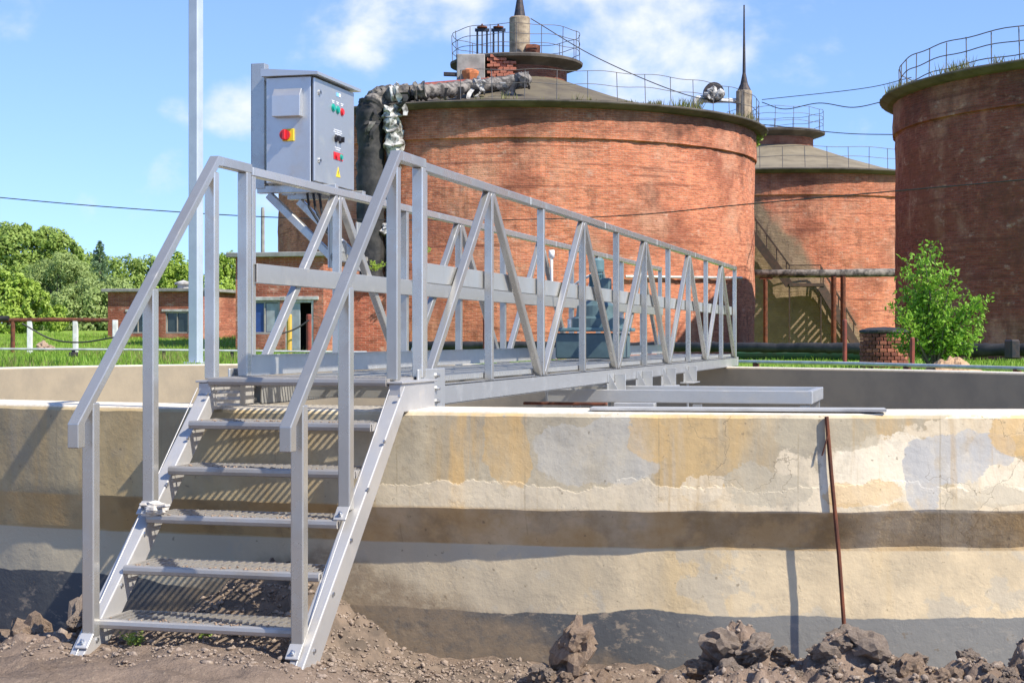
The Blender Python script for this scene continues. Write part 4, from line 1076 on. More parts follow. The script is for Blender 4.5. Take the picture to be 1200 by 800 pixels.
m = MB(); c = cA-uA*2.0+vA*2+V(0, 0, 0); c[2] = 3.8; m.lathe([(.30, 0), (.30, .25), (.45, .28), (.45, .36), (0, .5)], tuple(c), 14); m.build('roof_vent', 'concrete_pale', HA)
# brick annex seen through the trusses between the pump house and the wrapped pipe
c = px(452, 400, 58.0)
brick_house('brick_annex', 'small lit brick annex behind the bridge post, beside the wrapped pipe', c, YAW, 2.1, 2.2, 2.75, .5, [])
for i, (p, mat, nm, lb) in enumerate(((px(339, 0, 46), 'yellow_paint', 'yellow_post', 'yellow post in front of the open brick doorway'), (px(362, 0, 46), 'rust_red', 'red_post', 'red pipe post in front of the open brick doorway'))):
    z1 = [2.0, 2.0][i]; r_ = [.075, .075][i]
    tag(MB().tube([(p[0], p[1], .6), (p[0], p[1], z1-.03), (p[0], p[1], z1)], [r_, r_, r_*.8], 10).build(nm, mat, base=(p[0], p[1], .6)), lb, 'post')

# ------------------------------------------------------------------ poles, pipes, fence, cables
def pole():
    p = px(229.5, 0, 27.0)
    P = thing('lamp_pole', 'tall pale blue-white square pole behind the stairs', 'pole', (p[0], p[1], .8))
    MB().box((p[0], p[1], 5.6), (.185, .185, 9.6), .02, (V(math.cos(-.1), math.sin(-.1), 0), V(-math.sin(-.1), math.cos(-.1), 0), V(0, 0, 1))).build('shaft', 'pole_paint', P)
    MB().box((p[0], p[1], .93), (.34, .34, .03), .004).build('base_plate', 'pole_paint', P)
    q = px(308, 0, 90); 
    tag(MB().tube([(q[0], q[1], .4), (q[0], q[1], 8.3), (q[0], q[1], 8.45)], [.13, .11, .09], 8).build('thin_pole', 'concrete_grey', base=(q[0], q[1], .4)), 'thin distant grey pole beyond the pump house roof', 'pole')
pole()
def fence_pipe():
    Fp = thing('fence_pipe', 'rusty pipe carried on white posts across the meadow', 'pipe', tuple(px(60, 408, 50)))
    MB().tube([px(-60, 376, 50), px(60, 374.5, 50), px(128, 375, 50)], .065, 10).build('pipe', 'rust', Fp)
    MB().tube([px(-60, 373.5, 49.8), px(10, 373, 49.8)], .085, 10).build('black_sleeve', 'black_wrap', Fp)
    for x in (35, 88.5, 135):
        p = px(x, 375, 50.02); q = p.copy(); q[2] = .75
        MB().box((p+q)/2, (.145, .145, p[2]-q[2]), .012, (RT, FW, V(0, 0, 1))).build('white_post', 'white_paint', Fp)
    p = px(15, 376, 50); q = p.copy(); q[2] = .75; MB().tube([q, p], .07, 8).build('rusty_post', 'rust', Fp)
    L = thing('low_pipe', 'thin pale pipe rail running low along the meadow left of the bridge', 'pipe', tuple(px(120, 412, 38)))
    MB().tube([px(-80, 408.4, 38), px(150, 409.6, 38), px(430, 412.6, 38)], .026, 8).build('pipe', 'pale_pipe', L)
    for x in (86, 192, 272, 372):
        p = px(x, 410, 38.05); q = p.copy(); q[2] = .6
        MB().tube([q, p], .045, 8).build('support', 'dark_steel', L)
    p = px(86, 415, 37.9); MB().box(p, (.18, .16, .10), .01, (RT, FW, V(0, 0, 1))).build('clamp', 'dark_steel', L)
    Rr = thing('rim_pipe', 'thin pale pipe rail running just beyond the right side of the basin', 'pipe', tuple(px(1000, 432, 22)))
    MB().tube([px(850, 423.3, 25.5), px(1000, 426, 22.8), px(1120, 429.5, 20.4), px(1240, 433.2, 18.3)], .026, 8).build('pipe', 'pale_pipe', Rr)
    for (x, D) in ((886, 24.8), (1063, 21.5), (1192, 19.1)):
        p = px(x, 424+(x-850)*.025, D); q = p.copy(); q[2] = .7; MB().tube([q, p], .05, 8).build('support', 'rust', Rr)
    # thick lagged pipes beyond the basin on the right
    B = thing('lagged_main', 'fat black-lagged pipe along the foot of the tanks right of the bridge', 'pipe', tuple(px(940, 412, 40)))
    crinkle([px(480, 405, 47), px(620, 405, 45), px(760, 406, 43.0), px(880, 407, 40.5), px(1015, 408, 38.5)], .12, 12, .12, 4, 26).build('pipe', 'black_wrap', B, smooth=True)
    m = MB(); m.tube([px(860, 416.5, 41.2), px(1015, 417.5, 38.8)], .10, 10); m.build('green_pipe', 'green_paint', B)
    B2 = thing('lagged_branch', 'fat black pipe behind the young maple at the right edge', 'pipe', tuple(px(1170, 412, 38)))
    crinkle([px(1085, 410, 38), px(1160, 410, 37), px(1250, 409, 36)], .15, 12, .12, 9, 16).build('pipe', 'black_wrap', B2, smooth=True)
    MB().box(px(1186, 409, 36.2), (.2, .5, .42), .03, (RT, FW, V(0, 0, 1))).build('joint_box', 'dark_steel', B2)
    for i, (x, y0, y1, D) in enumerate(((990, 374, 428, 27), (1069, 395, 430, 24), (568, 371, 425, 30))):
        a, b = px(x, y1, D), px(x, y0, D)
        tag(MB().tube([a, b-V(0, 0, .02), b], [.035, .035, .025], 8).build('rusty_stake', 'rust_red', base=a), ['red-brown stake standing left of the brick well', 'red-brown stake beside the young maple', 'red-brown stake seen through the middle of the footbridge'][i], 'stake')
fence_pipe()
def cable(pts, r, label, sag=0):
    P = []; E_ = [2*pts[0]-pts[1]]+list(pts)+[2*pts[-1]-pts[-2]]
    for i in range(len(pts)-1):
        a, b, c, d = E_[i:i+4]
        for j in range(12):
            t = j/12; P.append(.5*((2*b)+(-a+c)*t+(2*a-5*b+4*c-d)*t*t+(-a+3*b-3*c+d)*t**3)-V(0, 0, sag*4*t*(1-t)))
    P.append(pts[-1])
    tag(MB().tube(P, r, 5).build('cable', 'wire'), label, 'cable')
cable([px(-60, 226, 60), px(120, 242, 59), px(330, 255, 58), px(560, 258, 57), px(735, 252.5, 56), px(880, 239, 52), px(1230, 208, 46)], .019, 'long thin overhead cable crossing from the left sky past the brick tanks')
cable([px(622, 22, 69), px(700, 68, 69), px(800, 110, 68.7), px(868, 122, 68.7)], .022, 'guy wire sloping down from the chimney to the spire pillar')
cable([px(893, 120, 72), px(920, 128, 70), px(960, 121, 68), px(1000, 126, 66), px(1040, 118, 63)], .02, 'wavy cable reaching the right tank below its eave')
cable([px(893, 117, 72), px(1010, 104, 66), px(1068, 91, 62)], .016, 'straight thin cable reaching the right tank rail')
cable([px(893, 146, 72), px(985, 156, 66), px(1052, 158, 62)], .018, 'low cable between the spire pillar and the right tank wall')
cable([px(26, 379, 49), px(60, 397, 49), px(95, 401, 49), px(135, 395, 49)], .025, 'black cable sagging between the white posts')
cable([px(325, 391, 45.5), px(362, 375, 45.8)], .022, 'black cable stretched to the red post', .08)

def rod():
    a = V(2.07, -.29, -.05); b = V(1.985, -.285, .985)
    Rd = thing('rusty_rod', 'rusty steel rod leaning upright against the basin wall', 'rod', tuple(a))
    MB().tube([a, a+(b-a)*.4+V(.004, 0, 0), a+(b-a)*.75, b], .0095, 8).build('shaft', 'rust', Rd)
    MB().tube([a+(b-a)*.92+V(.0, -.01, 0), a+(b-a)*.87+V(-.018, -.012, 0), a+(b-a)*.83+V(-.034, -.012, 0)], .004, 6).build('wire_tail', 'rust', Rd)
rod()
def rag():
    m = MB(); c = V(-.87, -1.205, .585)
    bm_pts = []
    n, k = 14, 10; vs_ = []; fs = []
    for i in range(n+1):
        for j in range(k):
            th = math.pi*i/n; ph = 2*math.pi*j/k
            p = V(math.sin(th)*math.cos(ph)*.055, math.sin(th)*math.sin(ph)*.045, math.cos(th)*.032)
            p *= 1+.55*fbm(p[0]*30, p[1]*30, p[2]*30+3, 3); vs_.append(c+p)
    for i in range(n):
        for j in range(k): fs.append((i*k+j, (i+1)*k+j, (i+1)*k+(j+1) % k, i*k+(j+1) % k))
    m.add(vs_, fs)
    m.bar(c+V(.03, -.02, .01), c+V(.09, -.05, .022), .03, .012); m.bar(c+V(-.01, .0, .02), c+V(-.06, -.03, .02), .04, .012)
    tag(m.build('rag', 'rag', base=c), 'crumpled dirty white rag at the left end of a stair tread', 'rag')
rag()

# ------------------------------------------------------------------ brick well
def well():
    c = px(1036, 425, 30.0); c[2] = .80
    Wl = thing('brick_well', 'low round brick well with a black cover left of the young maple', 'well', tuple(c))
    R_ = .40; MB().lathe([(R_-.03, 0), (R_-.03, .62)], tuple(c), 40).build('mortar_core', 'concrete_grey', Wl)
    kinds = [MB().box(tuple(c), (.115, .06, .062), .008).build('brick', mm, Wl) for mm in ('brick_piece', 'brick_piece_b')]
    used = [False, False]
    for r in range(9):
        for k in range(20):
            t = 2*math.pi*(k+.5*(r % 2))/20; rr = R_+random.uniform(-.008, .008)
            i = random.random() < .35; i = int(i)
            o = kinds[i] if not used[i] else kinds[i].copy()
            if used[i]: COL.objects.link(o); o.parent = Wl
            used[i] = True
            o.location = (rr*math.cos(t), rr*math.sin(t), .035+r*.069); o.rotation_euler = (0, 0, t+math.pi/2)
    m = MB().lathe([(R_+.03, 0), (R_+.05, .02), (R_+.04, .06), (R_*.7, .10), (0, .12)], tuple(c+V(0, 0, .62)), 32, 0, 2*math.pi, None, lambda t, z: .02*fbm(t*3, z*9, 6, 3)); m.build('cover', 'black_wrap', Wl)
well()

# ------------------------------------------------------------------ soil heaps, clods
def clod_mesh(seed, r, amp=.45, sub=3):
    import bmesh
    bm = bmesh.new(); bmesh.ops.create_icosphere(bm, subdivisions=sub, radius=1.0)
    out = []
    for v in bm.verts:
        p = v.co.normalized(); d = 1+amp*fbm(p.x*1.3+seed*7, p.y*1.3, p.z*1.3, 2)+.22*fbm(p.x*4+seed, p.y*4, p.z*4+2, 4)+.08*fbm(p.x*13, p.y*13+seed, p.z*13, 2)
        v.co = p*d*r
    me = bpy.data.meshes.new('clod'); bm.to_mesh(me); bm.free(); return me
CL = []
for i in range(10):
    me = clod_mesh(i+1, 1.0, .5, 4 if i < 5 else 3); me.materials.append(MATS['clod' if i % 3 else 'clod_pale']); CL.append(me)
def clod(parent, p, s, k=None, sq=None):
    k = random.randrange(10) if k is None else k
    o = bpy.data.objects.new('clod', CL[k]); COL.objects.link(o); o.parent = parent
    o.location = Vector(tuple(np.array(p)-WL[parent.name])); q = sq or (1, 1, .75)
    o.scale = (s*q[0]*random.uniform(.8, 1.2), s*q[1]*random.uniform(.8, 1.2), s*q[2]*random.uniform(.8, 1.15)); o.rotation_euler = (random.uniform(-.4, .4), random.uniform(-.4, .4), random.uniform(0, 6.28))
    return o
def heap(name, label, x0, x1, y0, y1, hfun, clods, crumbs, st=.016, mat='soil', big=1.0):
    H = thing(name, label, 'soil', ((x0+x1)/2, (y0+y1)/2, -.12))
    xs = np.arange(x0, x1+st, st); ys = np.arange(y0, y1+st, st)
    vs_ = []; fs = []
    def hz(x, y):
        b = ground_z(x, y); h = hfun(x, y)
        ex = min(1, (x-x0)/.12, (x1-x)/.12, (y-y0)/.1, (y1-y)/.1); ex = max(0, ex)
        return b - .02 + ex*(.02+h*(1+.35*fbm(x*5, y*5, 2, 4)) + (.055*fbm(x*6, y*6, 7, 5) + .026*fbm(x*22, y*22, 1, 4))*min(1, h/.05+.3))
    for x in xs:
        for y in ys: vs_.append((x, y, hz(x, y)))
    n = len(ys)
    for i in range(len(xs)-1):
        for j in range(n-1): fs.append((i*n+j, (i+1)*n+j, (i+1)*n+j+1, i*n+j+1))
    m = MB(); m.add(vs_, fs); m.build('mound', mat, H, smooth=True)
    if big == 1.0:
        for _ in range(70 if x1-x0 > 1 else 22):
            x = random.uniform(x0+.1, x1-.1); y = random.uniform(y0+.1, y1-.12)
            if random.random() < .15+hfun(x, y)/.12: sz = random.choice((.018, .022, .028, .036)); clod(H, (x, y, hz(x, y)+sz*.3), sz)
    for c in clods:
        x, y, s = c[:3]; clod(H, (x, y, hz(x, y)+s*(c[3] if len(c) > 3 else .35)), s, sq=c[4] if len(c) > 4 else None)
    # crumbs: too small to count
    vv = []; ff = []; base = [np.array([v.co[:] for v in CL[k].vertices]) for k in (7, 8)]; fc = [np.array([p.vertices[:] for p in CL[k].polygons]) for k in (7, 8)]
    import bmesh
    o0 = 0
    bm = bmesh.new(); bmesh.ops.create_icosphere(bm, subdivisions=1, radius=1.0); bv = np.array([v.co[:] for v in bm.verts]); bf = np.array([[v.index for v in f.verts] for f in bm.faces]); bm.free()
    for i in range(crumbs):
        x = random.uniform(x0, x1); y = random.uniform(y0, y1); s = big*random.uniform(.003, .012)*(1.9 if random.random() < .12 else 1)
        if random.random() > (.25 if big == 1.0 else .8)+hfun(x, y)/.1: continue
        q = bv*(s*(.45+1.0*RNG.random((len(bv), 1))))*np.array([random.uniform(.7, 1.3), random.uniform(.7, 1.3), random.uniform(.6, 1)])
        vv.append(q+V(x, y, hz(x, y)+s*.3)); ff.append(bf+o0); o0 += len(bv)
    o = np_mesh('crumbs', np.concatenate(vv), np.concatenate(ff), 'clod', H); o['kind'] = 'stuff'
    return H
def bumpf(cs):
    def f(x, y):
        h = 0
        for (cx, cy, rx, ry, a) in cs:
            d = ((x-cx)/rx)**2+((y-cy)/ry)**2
            if d < 4: h = max(h, a*math.exp(-d*1.1))
        return h
    return f
heap('soil_heap', 'long heap of brown clods along the wall foot below the rusty rod', 1.30, 3.3, -1.65, -.58,
     bumpf([(1.70, -.95, .26, .22, .26), (2.14, -.92, .38, .24, .31), (2.62, -1.0, .24, .2, .22), (2.90, -.98, .26, .2, .26), (1.95, -1.25, .85, .28, .16), (2.7, -1.3, .7, .28, .15)]),
     [(1.62, -1.02, .085), (1.75, -1.05, .075), (1.52, -1.02, .06), (1.66, -1.2, .05), (2.03, -1.05, .06), (2.2, -1.02, .085), (2.36, -1.06, .07), (2.1, -.93, .055), (2.52, -1.1, .06), (2.46, -1.24, .05), (2.85, -1.05, .075), (2.98, -1.08, .06), (2.7, -1.2, .05), (1.9, -1.18, .05), (2.28, -1.2, .045), (3.1, -1.1, .07), (1.42, -1.1, .04), (2.6, -.98, .05), (2.38, -.9, .05), (1.85, -.98, .05)], 2600)
heap('soil_clump', 'upright brown clod of earth standing alone at the wall foot', .72, 1.22, -1.45, -.75, bumpf([(.97, -1.05, .16, .14, .11)]),
     [(.98, -1.02, .105, .75, (.95, .7, 1.25)), (1.0, -1.03, .075, 1.75, (1, .8, .9)), (.84, -1.06, .05), (1.1, -1.06, .045), (.89, -1.1, .04)], 500)
heap('broken_rocks', 'pale broken rocks and earth piled at the wall foot left of the stairs', -2.6, -1.0, -1.75, -.55, bumpf([(-1.55, -1.4, .55, .35, .06)]),
     [(-1.17, -1.28, .14, .55, (.8, .8, 1.1)), (-1.36, -1.38, .105, .5, (.7, .9, 1.15)), (-1.5, -1.5, .10, .45), (-1.42, -1.22, .085), (-1.6, -1.35, .09, .8), (-1.7, -1.45, .09), (-1.25, -1.5, .045), (-1.12, -1.42, .04), (-1.8, -1.3, .07), (-1.55, -1.1, .08), (-1.3, -1.12, .06)], 1500)
heap('mud_bank', 'grey muddy earth bank against the wall foot beneath the stairs', -.98, 1.0, -1.6, -.38, bumpf([(-.15, -.42, .22, .2, .08), (-.5, -.45, .38, .30, .18)]),
     [(.28, -.95, .022), (.5, -1.0, .02), (-.2, -1.1, .022)], 5200, mat='mud', big=.75)
def loose_soil():
    import bmesh
    bm = bmesh.new(); bmesh.ops.create_icosphere(bm, subdivisions=1, radius=1.0); bv = np.array([v.co[:] for v in bm.verts]); bf = np.array([[v.index for v in f.verts] for f in bm.faces]); bm.free()
    def scatter(spots, name, mat, label):
        vv = []; ff = []; o0 = 0
        for (x, y, z, s) in spots:
            q = bv*(s*(.4+1.1*RNG.random((len(bv), 1))))*np.array([random.uniform(.7, 1.5), random.uniform(.7, 1.5), random.uniform(.5, .9)])
            vv.append(q+V(x, y, z+s*.25)); ff.append(bf+o0); o0 += len(bv)
        tag(np_mesh(name, np.concatenate(vv), np.concatenate(ff), mat), label, 'soil', kind='stuff')
    sp = []
    for _ in range(11000):
        x = random.uniform(-2.7, 3.4); y = random.uniform(-1.95, -.45)
        if in_basin(x, y): continue
        sp.append((x, y, ground_z(x, y), random.uniform(.003, .009)*(2.2 if random.random() < .07 else 1)))
    scatter(sp, 'loose_soil', 'clod', 'loose crumbs of brown earth strewn over the ground in front of the wall')
    sp = []
    for i in range(1, 6):
        for _ in range(46):
            y = -.582-.21*i+abs(random.gauss(0, .03)); x = random.uniform(-.88, -.04)
            if random.random() < .55: x = random.choice((-.62, -.30, -.45, -.2))+random.gauss(0, .05)
            sp.append((max(-.89, min(-.03, x)), y, 1.15-.1965*i, random.uniform(.0025, .007)))
    scatter(sp, 'dried_mud', 'clod_pale', 'dried mud crumbs scattered on the stair treads')
loose_soil()
def sand():
    p = px(1116, 432, 21.0)
    m = MB(); xs = np.linspace(-.55, .55, 46); ys = np.linspace(-.45, .45, 30); vs_ = []; fs = []
    for x in xs:
        for y in ys:
            d = (x/.42)**2+(y/.3)**2; h = .22*math.exp(-d*1.2)*(1+.4*fbm(x*6, y*6, 3, 4))+.03*fbm(x*9, y*9, 1, 3)
            q = p+RT*x+FW*y; vs_.append((q[0], q[1], .86+h-.03*d))
    n = len(ys)
    for i in range(len(xs)-1):
        for j in range(n-1): fs.append((i*n+j, (i+1)*n+j, (i+1)*n+j+1, i*n+j+1))
    m.add(vs_, fs); tag(m.build('sand_pile', 'sand', base=(p[0], p[1], .86)), 'small orange sand pile in front of the young maple', 'sand')
    p = px(53, 405, 55); m = MB()
    me = CL[2].copy(); me.materials.clear(); me.materials.append(MATS['clod_pale']); o = bpy.data.objects.new('boulder', me); COL.objects.link(o); o.location = tuple(V(p[0], p[1], .95)); o.scale = (.3, .3, .22); tag(o, 'pale boulder in the meadow grass between the white posts', 'rock')
sand()

# ------------------------------------------------------------------ plants
def shell_pts(c, r, n, rng, bias=.55, zc=1.0):
    d = rng.normal(size=(n, 3)); d /= np.linalg.norm(d, axis=1, keepdims=True)
    rad = bias+(1-bias)*rng.random((n, 1))**.6
    return np.array(c)+d*rad*np.array(r)
def tree(name, label, base, lobes, leaf, size, n, trunk_r, group=None, cat='tree', upv=.3, asp=.55):
    T = thing(name, label, cat, tuple(base), group)
    pts = []; outs = []
    vol = [l[3]*l[4] for l in lobes]; tot = sum(vol)
    for (x, y, z, rx, rz) in lobes:
        c = np.array(base)+RT*x+FW*y+V(0, 0, z); k = int(n*rx*rz/tot)
        subs = shell_pts((0, 0, 0), (1, 1, 1), max(5, int(k/55)), RNG, .75)
        for s in subs:
            cc = c+s*np.array([rx*.78, rx*.78, rz*.78]); q = shell_pts(cc, (rx*.30, rx*.30, rz*.26), 55, RNG, .3); pts.append(q); oo = (q-cc)/(rx*.3)+s*.7; outs.append(oo/np.linalg.norm(oo, axis=1, keepdims=True))
    P = np.concatenate(pts); v, f = leaf_verts(P, size, upv, asp, out=np.concatenate(outs))
    np_mesh('crown', v, f, leaf, T)
    m = MB(); b = np.array(base); top = b+V(0, 0, lobes[0][2])
    m.tube([b-V(0, 0, .2), b+V(.05, 0, lobes[0][2]*.4), top], [trunk_r, trunk_r*.75, trunk_r*.3], 8)
    for (x, y, z, rx, rz) in lobes[:8]:
        c = b+RT*x+FW*y+V(0, 0, z); s = b+V(0, 0, max(.1, min(z*.6, lobes[0][2]*.7))); m.tube([s, (s+c)/2+V(0, 0, .1), c], [trunk_r*.45, trunk_r*.3, trunk_r*.12], 6)
    m.build('trunk', 'bark', T)
    return T
def gz(p): return np.array([p[0], p[1], ground_z(p[0], p[1])])
def at_g(x, D): p = px(x, 400, D); return gz(p)
S_ = lambda D: D/FPX
def lob(D, x0, ylist):   # lobes given in photograph pixels relative to the trunk: (dx, y, rx, rz)
    k = S_(D); b = at_g(x0, D); return [(dx*k, random.uniform(-.5, .5)*rx*k, (HY-y)*k+1.339-b[2], rx*k, rz*k) for (dx, y, rx, rz) in ylist]
D = 122; tree('broad_tree', 'tall rounded deciduous tree at the far left edge', at_g(20, D), lob(D, 20, [(0, 292, 38, 30), (-26, 282, 30, 26), (20, 274, 24, 18), (40, 284, 24, 20), (56, 294, 20, 22), (-4, 325, 46, 30), (35, 318, 32, 28), (68, 300, 15, 18), (50, 330, 34, 30)]), 'leaf_mid', .27, 24000, .35, 'trees beyond the meadow')
D = 108; tree('willow_tree', 'domed pale green willow in front of the tall rounded tree', at_g(68, D), lob(D, 68, [(0, 320, 36, 24), (-26, 328, 26, 24), (24, 330, 26, 26), (0, 350, 46, 30), (34, 355, 28, 28), (-34, 352, 28, 28), (6, 308, 22, 14), (0, 380, 50, 24)]), 'leaf_willow', .20, 24000, .3, 'trees beyond the meadow', upv=.9, asp=.35)
D = 92; tree('young_birch', 'bright yellow-green bushy tree at the left edge', at_g(8, D), lob(D, 8, [(0, 348, 24, 24), (14, 332, 12, 16), (-10, 330, 16, 18), (26, 344, 14, 20), (0, 374, 34, 24), (30, 368, 18, 22), (42, 352, 10, 16), (58, 372, 16, 20)]), 'leaf_bright', .19, 17000, .16, 'trees beyond the meadow')
D = 104; tree('leafy_bush', 'spreading green thicket left of the brick shed', at_g(108, D), lob(D, 108, [(0, 352, 32, 28), (-28, 362, 28, 28), (24, 346, 26, 26), (0, 380, 40, 24), (-45, 380, 28, 24), (30, 378, 30, 24)]), 'leaf_willow', .20, 20000, .16, 'trees beyond the meadow')
D = 135; tree('hedge_tree', 'row of mid-green trees rising behind the brick shed', at_g(150, D), lob(D, 150, [(0, 326, 30, 28), (24, 322, 24, 26), (-24, 324, 28, 28), (-48, 318, 26, 26), (46, 328, 24, 26), (10, 352, 48, 28), (66, 326, 20, 24), (60, 350, 36, 28), (-40, 336, 22, 22), (-46, 356, 30, 26)]), 'leaf_mid', .27, 22000, .25, 'trees beyond the meadow')
D = 118; tree('poplar_tree', 'light green tree rising just left of the lamp pole', at_g(206, D), lob(D, 206, [(0, 316, 14, 26), (-10, 328, 14, 22), (12, 326, 14, 24), (0, 348, 26, 24), (-20, 346, 16, 20)]), 'leaf_bright', .20, 11000, .2, 'trees beyond the meadow')
D = 116; tree('alder_tree', 'light green tree seen between the lamp pole and the stair post', at_g(262, D), lob(D, 262, [(0, 322, 14, 26), (8, 312, 10, 20), (-10, 328, 13, 22), (0, 346, 26, 24), (18, 332, 12, 24), (-24, 340, 14, 22)]), 'leaf_bright', .20, 11000, .2, 'trees beyond the meadow')
# conifer
def conifer():
    D = 126; b = at_g(117, D); k = S_(D)
    T = thing('conifer_tree', 'dark blue-green conifer rising above the thicket', 'tree', tuple(b), 'trees beyond the meadow')
    h = (HY-284)*k+1.339-b[2]; P = []
    for i in range(34):
        f = i/33; z = 1.5+(h-1.5)*f; r = .12+1.75*(1-f)**.7
        for j in range(int(5+11*(1-f))):
            a = random.uniform(0, 6.28); L = r*random.uniform(.6, 1.1)
            for s in np.linspace(.2, 1, 9): P.append(b+V(math.cos(a)*L*s, math.sin(a)*L*s, z-.28*L*s+random.uniform(-.08, .08)))
    v, f = leaf_verts(np.array(P), .30, .1, .35); np_mesh('crown', v, f, 'leaf_conifer', T)
    MB().tube([b, b+V(0, 0, h)], [.22, .03], 8).build('trunk', 'bark', T)
conifer()
# far hedge line closing the horizon
def wood():
    P = []
    for i in range(190):
        lat = random.uniform(-75, 60); D = random.uniform(170, 230); h = random.uniform(4.5, 7.5)
        c = pt(lat, D, h*.55+.5); P.append(shell_pts(c, (3.5, 3.5, h*.55), 95, RNG, .55))
    v, f = leaf_verts(np.concatenate(P), .85, .3, .6); o = np_mesh('far_wood', v, f, 'leaf_mid'); tag(o, 'distant green wood behind the meadow', 'wood', kind='stuff')
wood()
# young maple in front of the right tank
def maple():
    D = 28.0; b = px(1095, 428, D); b[2] = .82; k = S_(D)
    T = thing('young_maple', 'bright green young ash-leaved maple growing by the right tank', 'tree', tuple(b))
    P = []; A = []; br = MB(); tips = []
    def q(x, y, dd=0): return px(x, y, D+dd)
    stems = [(1079, 298), (1066, 322), (1090, 286), (1102, 318), (1120, 338), (1141, 352), (1056, 372), (1070, 395), (1124, 395), (1148, 388), (1098, 352), (1086, 335), (1058, 338), (1110, 370), (1152, 348), (1048, 355), (1098, 405), (1076, 362), (1115, 322), (1084, 308), (1138, 408), (1056, 408), (1150, 372), (1050, 392), (1070, 345), (1130, 366), (1095, 300), (1062, 305)]
    for i, (x, y) in enumerate(stems):
        e = q(x, y, random.uniform(-.55, .55)); mid = b+(e-b)*.55+V(0, 0, .12)+RT*random.uniform(-.05, .05)
        br.tube([b+V(random.uniform(-.04, .04), random.uniform(-.04, .04), -.05), mid, e], [.022, .013, .005], 6)
        for s in np.linspace(.30, 1.0, 16):
            c = (b+(mid-b)*(s/.55) if s < .55 else mid+(e-mid)*((s-.55)/.45))
            for _ in range(3):
                dv = RNG.normal(size=3); dv[2] = dv[2]*.5+.1; dv /= np.linalg.norm(dv); L = random.uniform(.10, .27)
                for t in np.linspace(.25, 1, 5):
                    P.append(c+dv*L*t+RNG.normal(size=3)*.018); A.append(dv*.6+V(0, 0, -.35)+RNG.normal(size=3)*.7)
    P = np.array(P); A = np.array(A)
    v, f = leaf_verts(P, .082, .3, .45, aim=A); np_mesh('crown', v, f, 'leaf_maple', T)
    br.build('trunk', 'bark', T)
maple()
# blades
def tufts(name, label, pts, h, mat, per=7, spread=.06, kind='stuff', cat='grass', wd=.012, parent=None):
    P = np.repeat(np.array(pts), per, 0); n = len(P); P = P+np.concatenate([RNG.normal(size=(n, 2))*spread, np.zeros((n, 1))], 1)
    hh = h*(.5+.8*RNG.random((n, 1)))*np.array([[1+.9*fbm(p[0]*.5, p[1]*.5, 6, 3)] for p in P]).clip(.35, 2.2); a = RNG.random(n)*6.283; d = np.stack([np.cos(a), np.sin(a), np.zeros(n)], 1)
    lean = RNG.normal(size=(n, 3))*.28; lean[:, 2] = 1; tip = P+lean*hh
    mid = P+lean*hh*.55-np.array([0, 0, 1])*0
    v = np.stack([P-d*wd, P+d*wd, mid+d*wd*.7, tip], 1).reshape(-1, 3)
    o = np_mesh(name, v, np.arange(4*n).reshape(n, 4), mat, parent)
    if parent is None: tag(o, label, cat, kind=kind)
    else: o['kind'] = kind
    return o
pts = []
while len(pts) < 9000:
    D = 21+70*random.random()**1.5; lat = D*random.uniform(-.36, -.10)
    p = pt(lat, D); 
    if in_basin(p[0], p[1]) or min(np.hypot(OUT[:, 0]-p[0], OUT[:, 1]-p[1])) < .3: continue
    pts.append((p[0], p[1], ground_z(p[0], p[1])))
tufts('meadow_grass', 'bright green meadow grass beyond the basin on the left', pts, .115, 'grass_blade', 6, .14, wd=.016)
tufts('dry_meadow_grass', 'straw-coloured seed stalks among the meadow grass on the left', [p for p in pts if fbm(p[0]*.22, p[1]*.22, 2, 3) > .06][:1900], .19, 'grass_dry', 4, .2, wd=.009)
pts = []
while len(pts) < 2600:
    D = 17+28*random.random(); lat = D*random.uniform(-.1, .36); p = pt(lat, D)
    if in_basin(p[0], p[1]) or min(np.hypot(OUT[:, 0]-p[0], OUT[:, 1]-p[1])) < .25: continue
    pts.append((p[0], p[1], ground_z(p[0], p[1])))
tufts('verge_grass', 'short green grass between the basin and the tanks on the right', pts, .10, 'grass_blade', 6, .10, wd=.012)
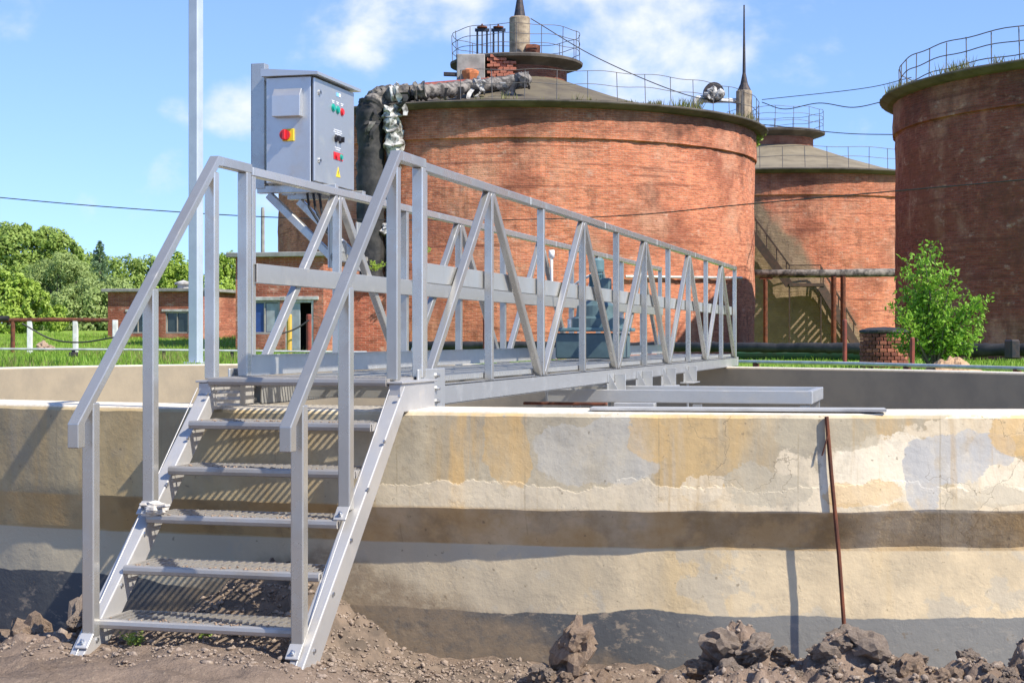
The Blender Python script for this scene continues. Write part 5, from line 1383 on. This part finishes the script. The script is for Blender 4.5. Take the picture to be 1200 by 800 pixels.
def roof_tufts(T, c, ac, spans, r, z, h, mat):
    pts = []
    for (a0, a1_, n) in spans:
        for _ in range(n):
            t = ac+random.uniform(a0, a1_); rr = r+random.uniform(-.5, .25); pts.append((c[0]+rr*math.cos(t), c[1]+rr*math.sin(t), z))
    tufts('roof_grass', None, pts, h, mat, 6, .09, wd=.02, parent=T)
roof_tufts(T1, c1, a1, [(.42, .58, 40), (.66, .8, 24), (1.0, 1.25, 50), (-.6, .3, 20)], R_T+.05, ZE+.22, .30, 'grass_dry')
roof_tufts(T3, c3, a3, [(-1.3, -1.05, 70), (-.85, -.72, 25), (-.6, -.3, 40)], R_T+.05, ZE+.22, .32, 'grass_dry')
def weed(label, p, s, n, mat='leaf_bright', spread=.5):
    W = thing('weed', label, 'plant', tuple(p)); P = []; st = MB()
    for i in range(n):
        a = random.uniform(0, 6.28); e = np.array(p)+V(math.cos(a)*s*spread*random.random(), math.sin(a)*s*spread*random.random(), s*random.uniform(.5, 1))
        st.tube([p, (np.array(p)+e)/2+V(0, 0, s*.1), e], [s*.012, s*.01, s*.005], 5)
        for t in np.linspace(.35, 1, 7):
            for _ in range(3): P.append(np.array(p)+(e-np.array(p))*t+RNG.normal(size=3)*s*.07)
    v, f = leaf_verts(np.array(P), s*.20, -.1, .6); np_mesh('leaves', v, f, mat, W); st.build('stems', mat, W)
weed('small green weed growing under the stairs at the left stringer foot', V(-.78, -1.55, ground_z(-.78, -1.55)), .075, 9, 'leaf_mid', 1.2)
weed('darker green weed growing beneath the lowest tread', V(-.56, -1.38, ground_z(-.56, -1.38)), .09, 10, 'leaf_mid', 1.2)
weed('small green weed at the left end of the long soil heap', V(1.36, -1.33, ground_z(1.36, -1.33)), .085, 10, 'leaf_bright', 1.3)
weed('tiny green weed beside the lone upright clod', V(.74, -1.28, ground_z(.74, -1.28)), .05, 7, 'leaf_bright', 1.2)
weed('green bush growing on the brick ledge beside the wrapped pipe', px(496, 306, 57), .55, 12, 'leaf_bright', .7)
weed('tuft of green growing on the annex roof by the bridge post', px(440, 318, 57.5), .38, 12, 'leaf_bright', 1.6)
weed('green sprig growing under the near tank eave at its right edge', px(884, 176, 68.5), .8, 8, 'leaf_bright', .5)
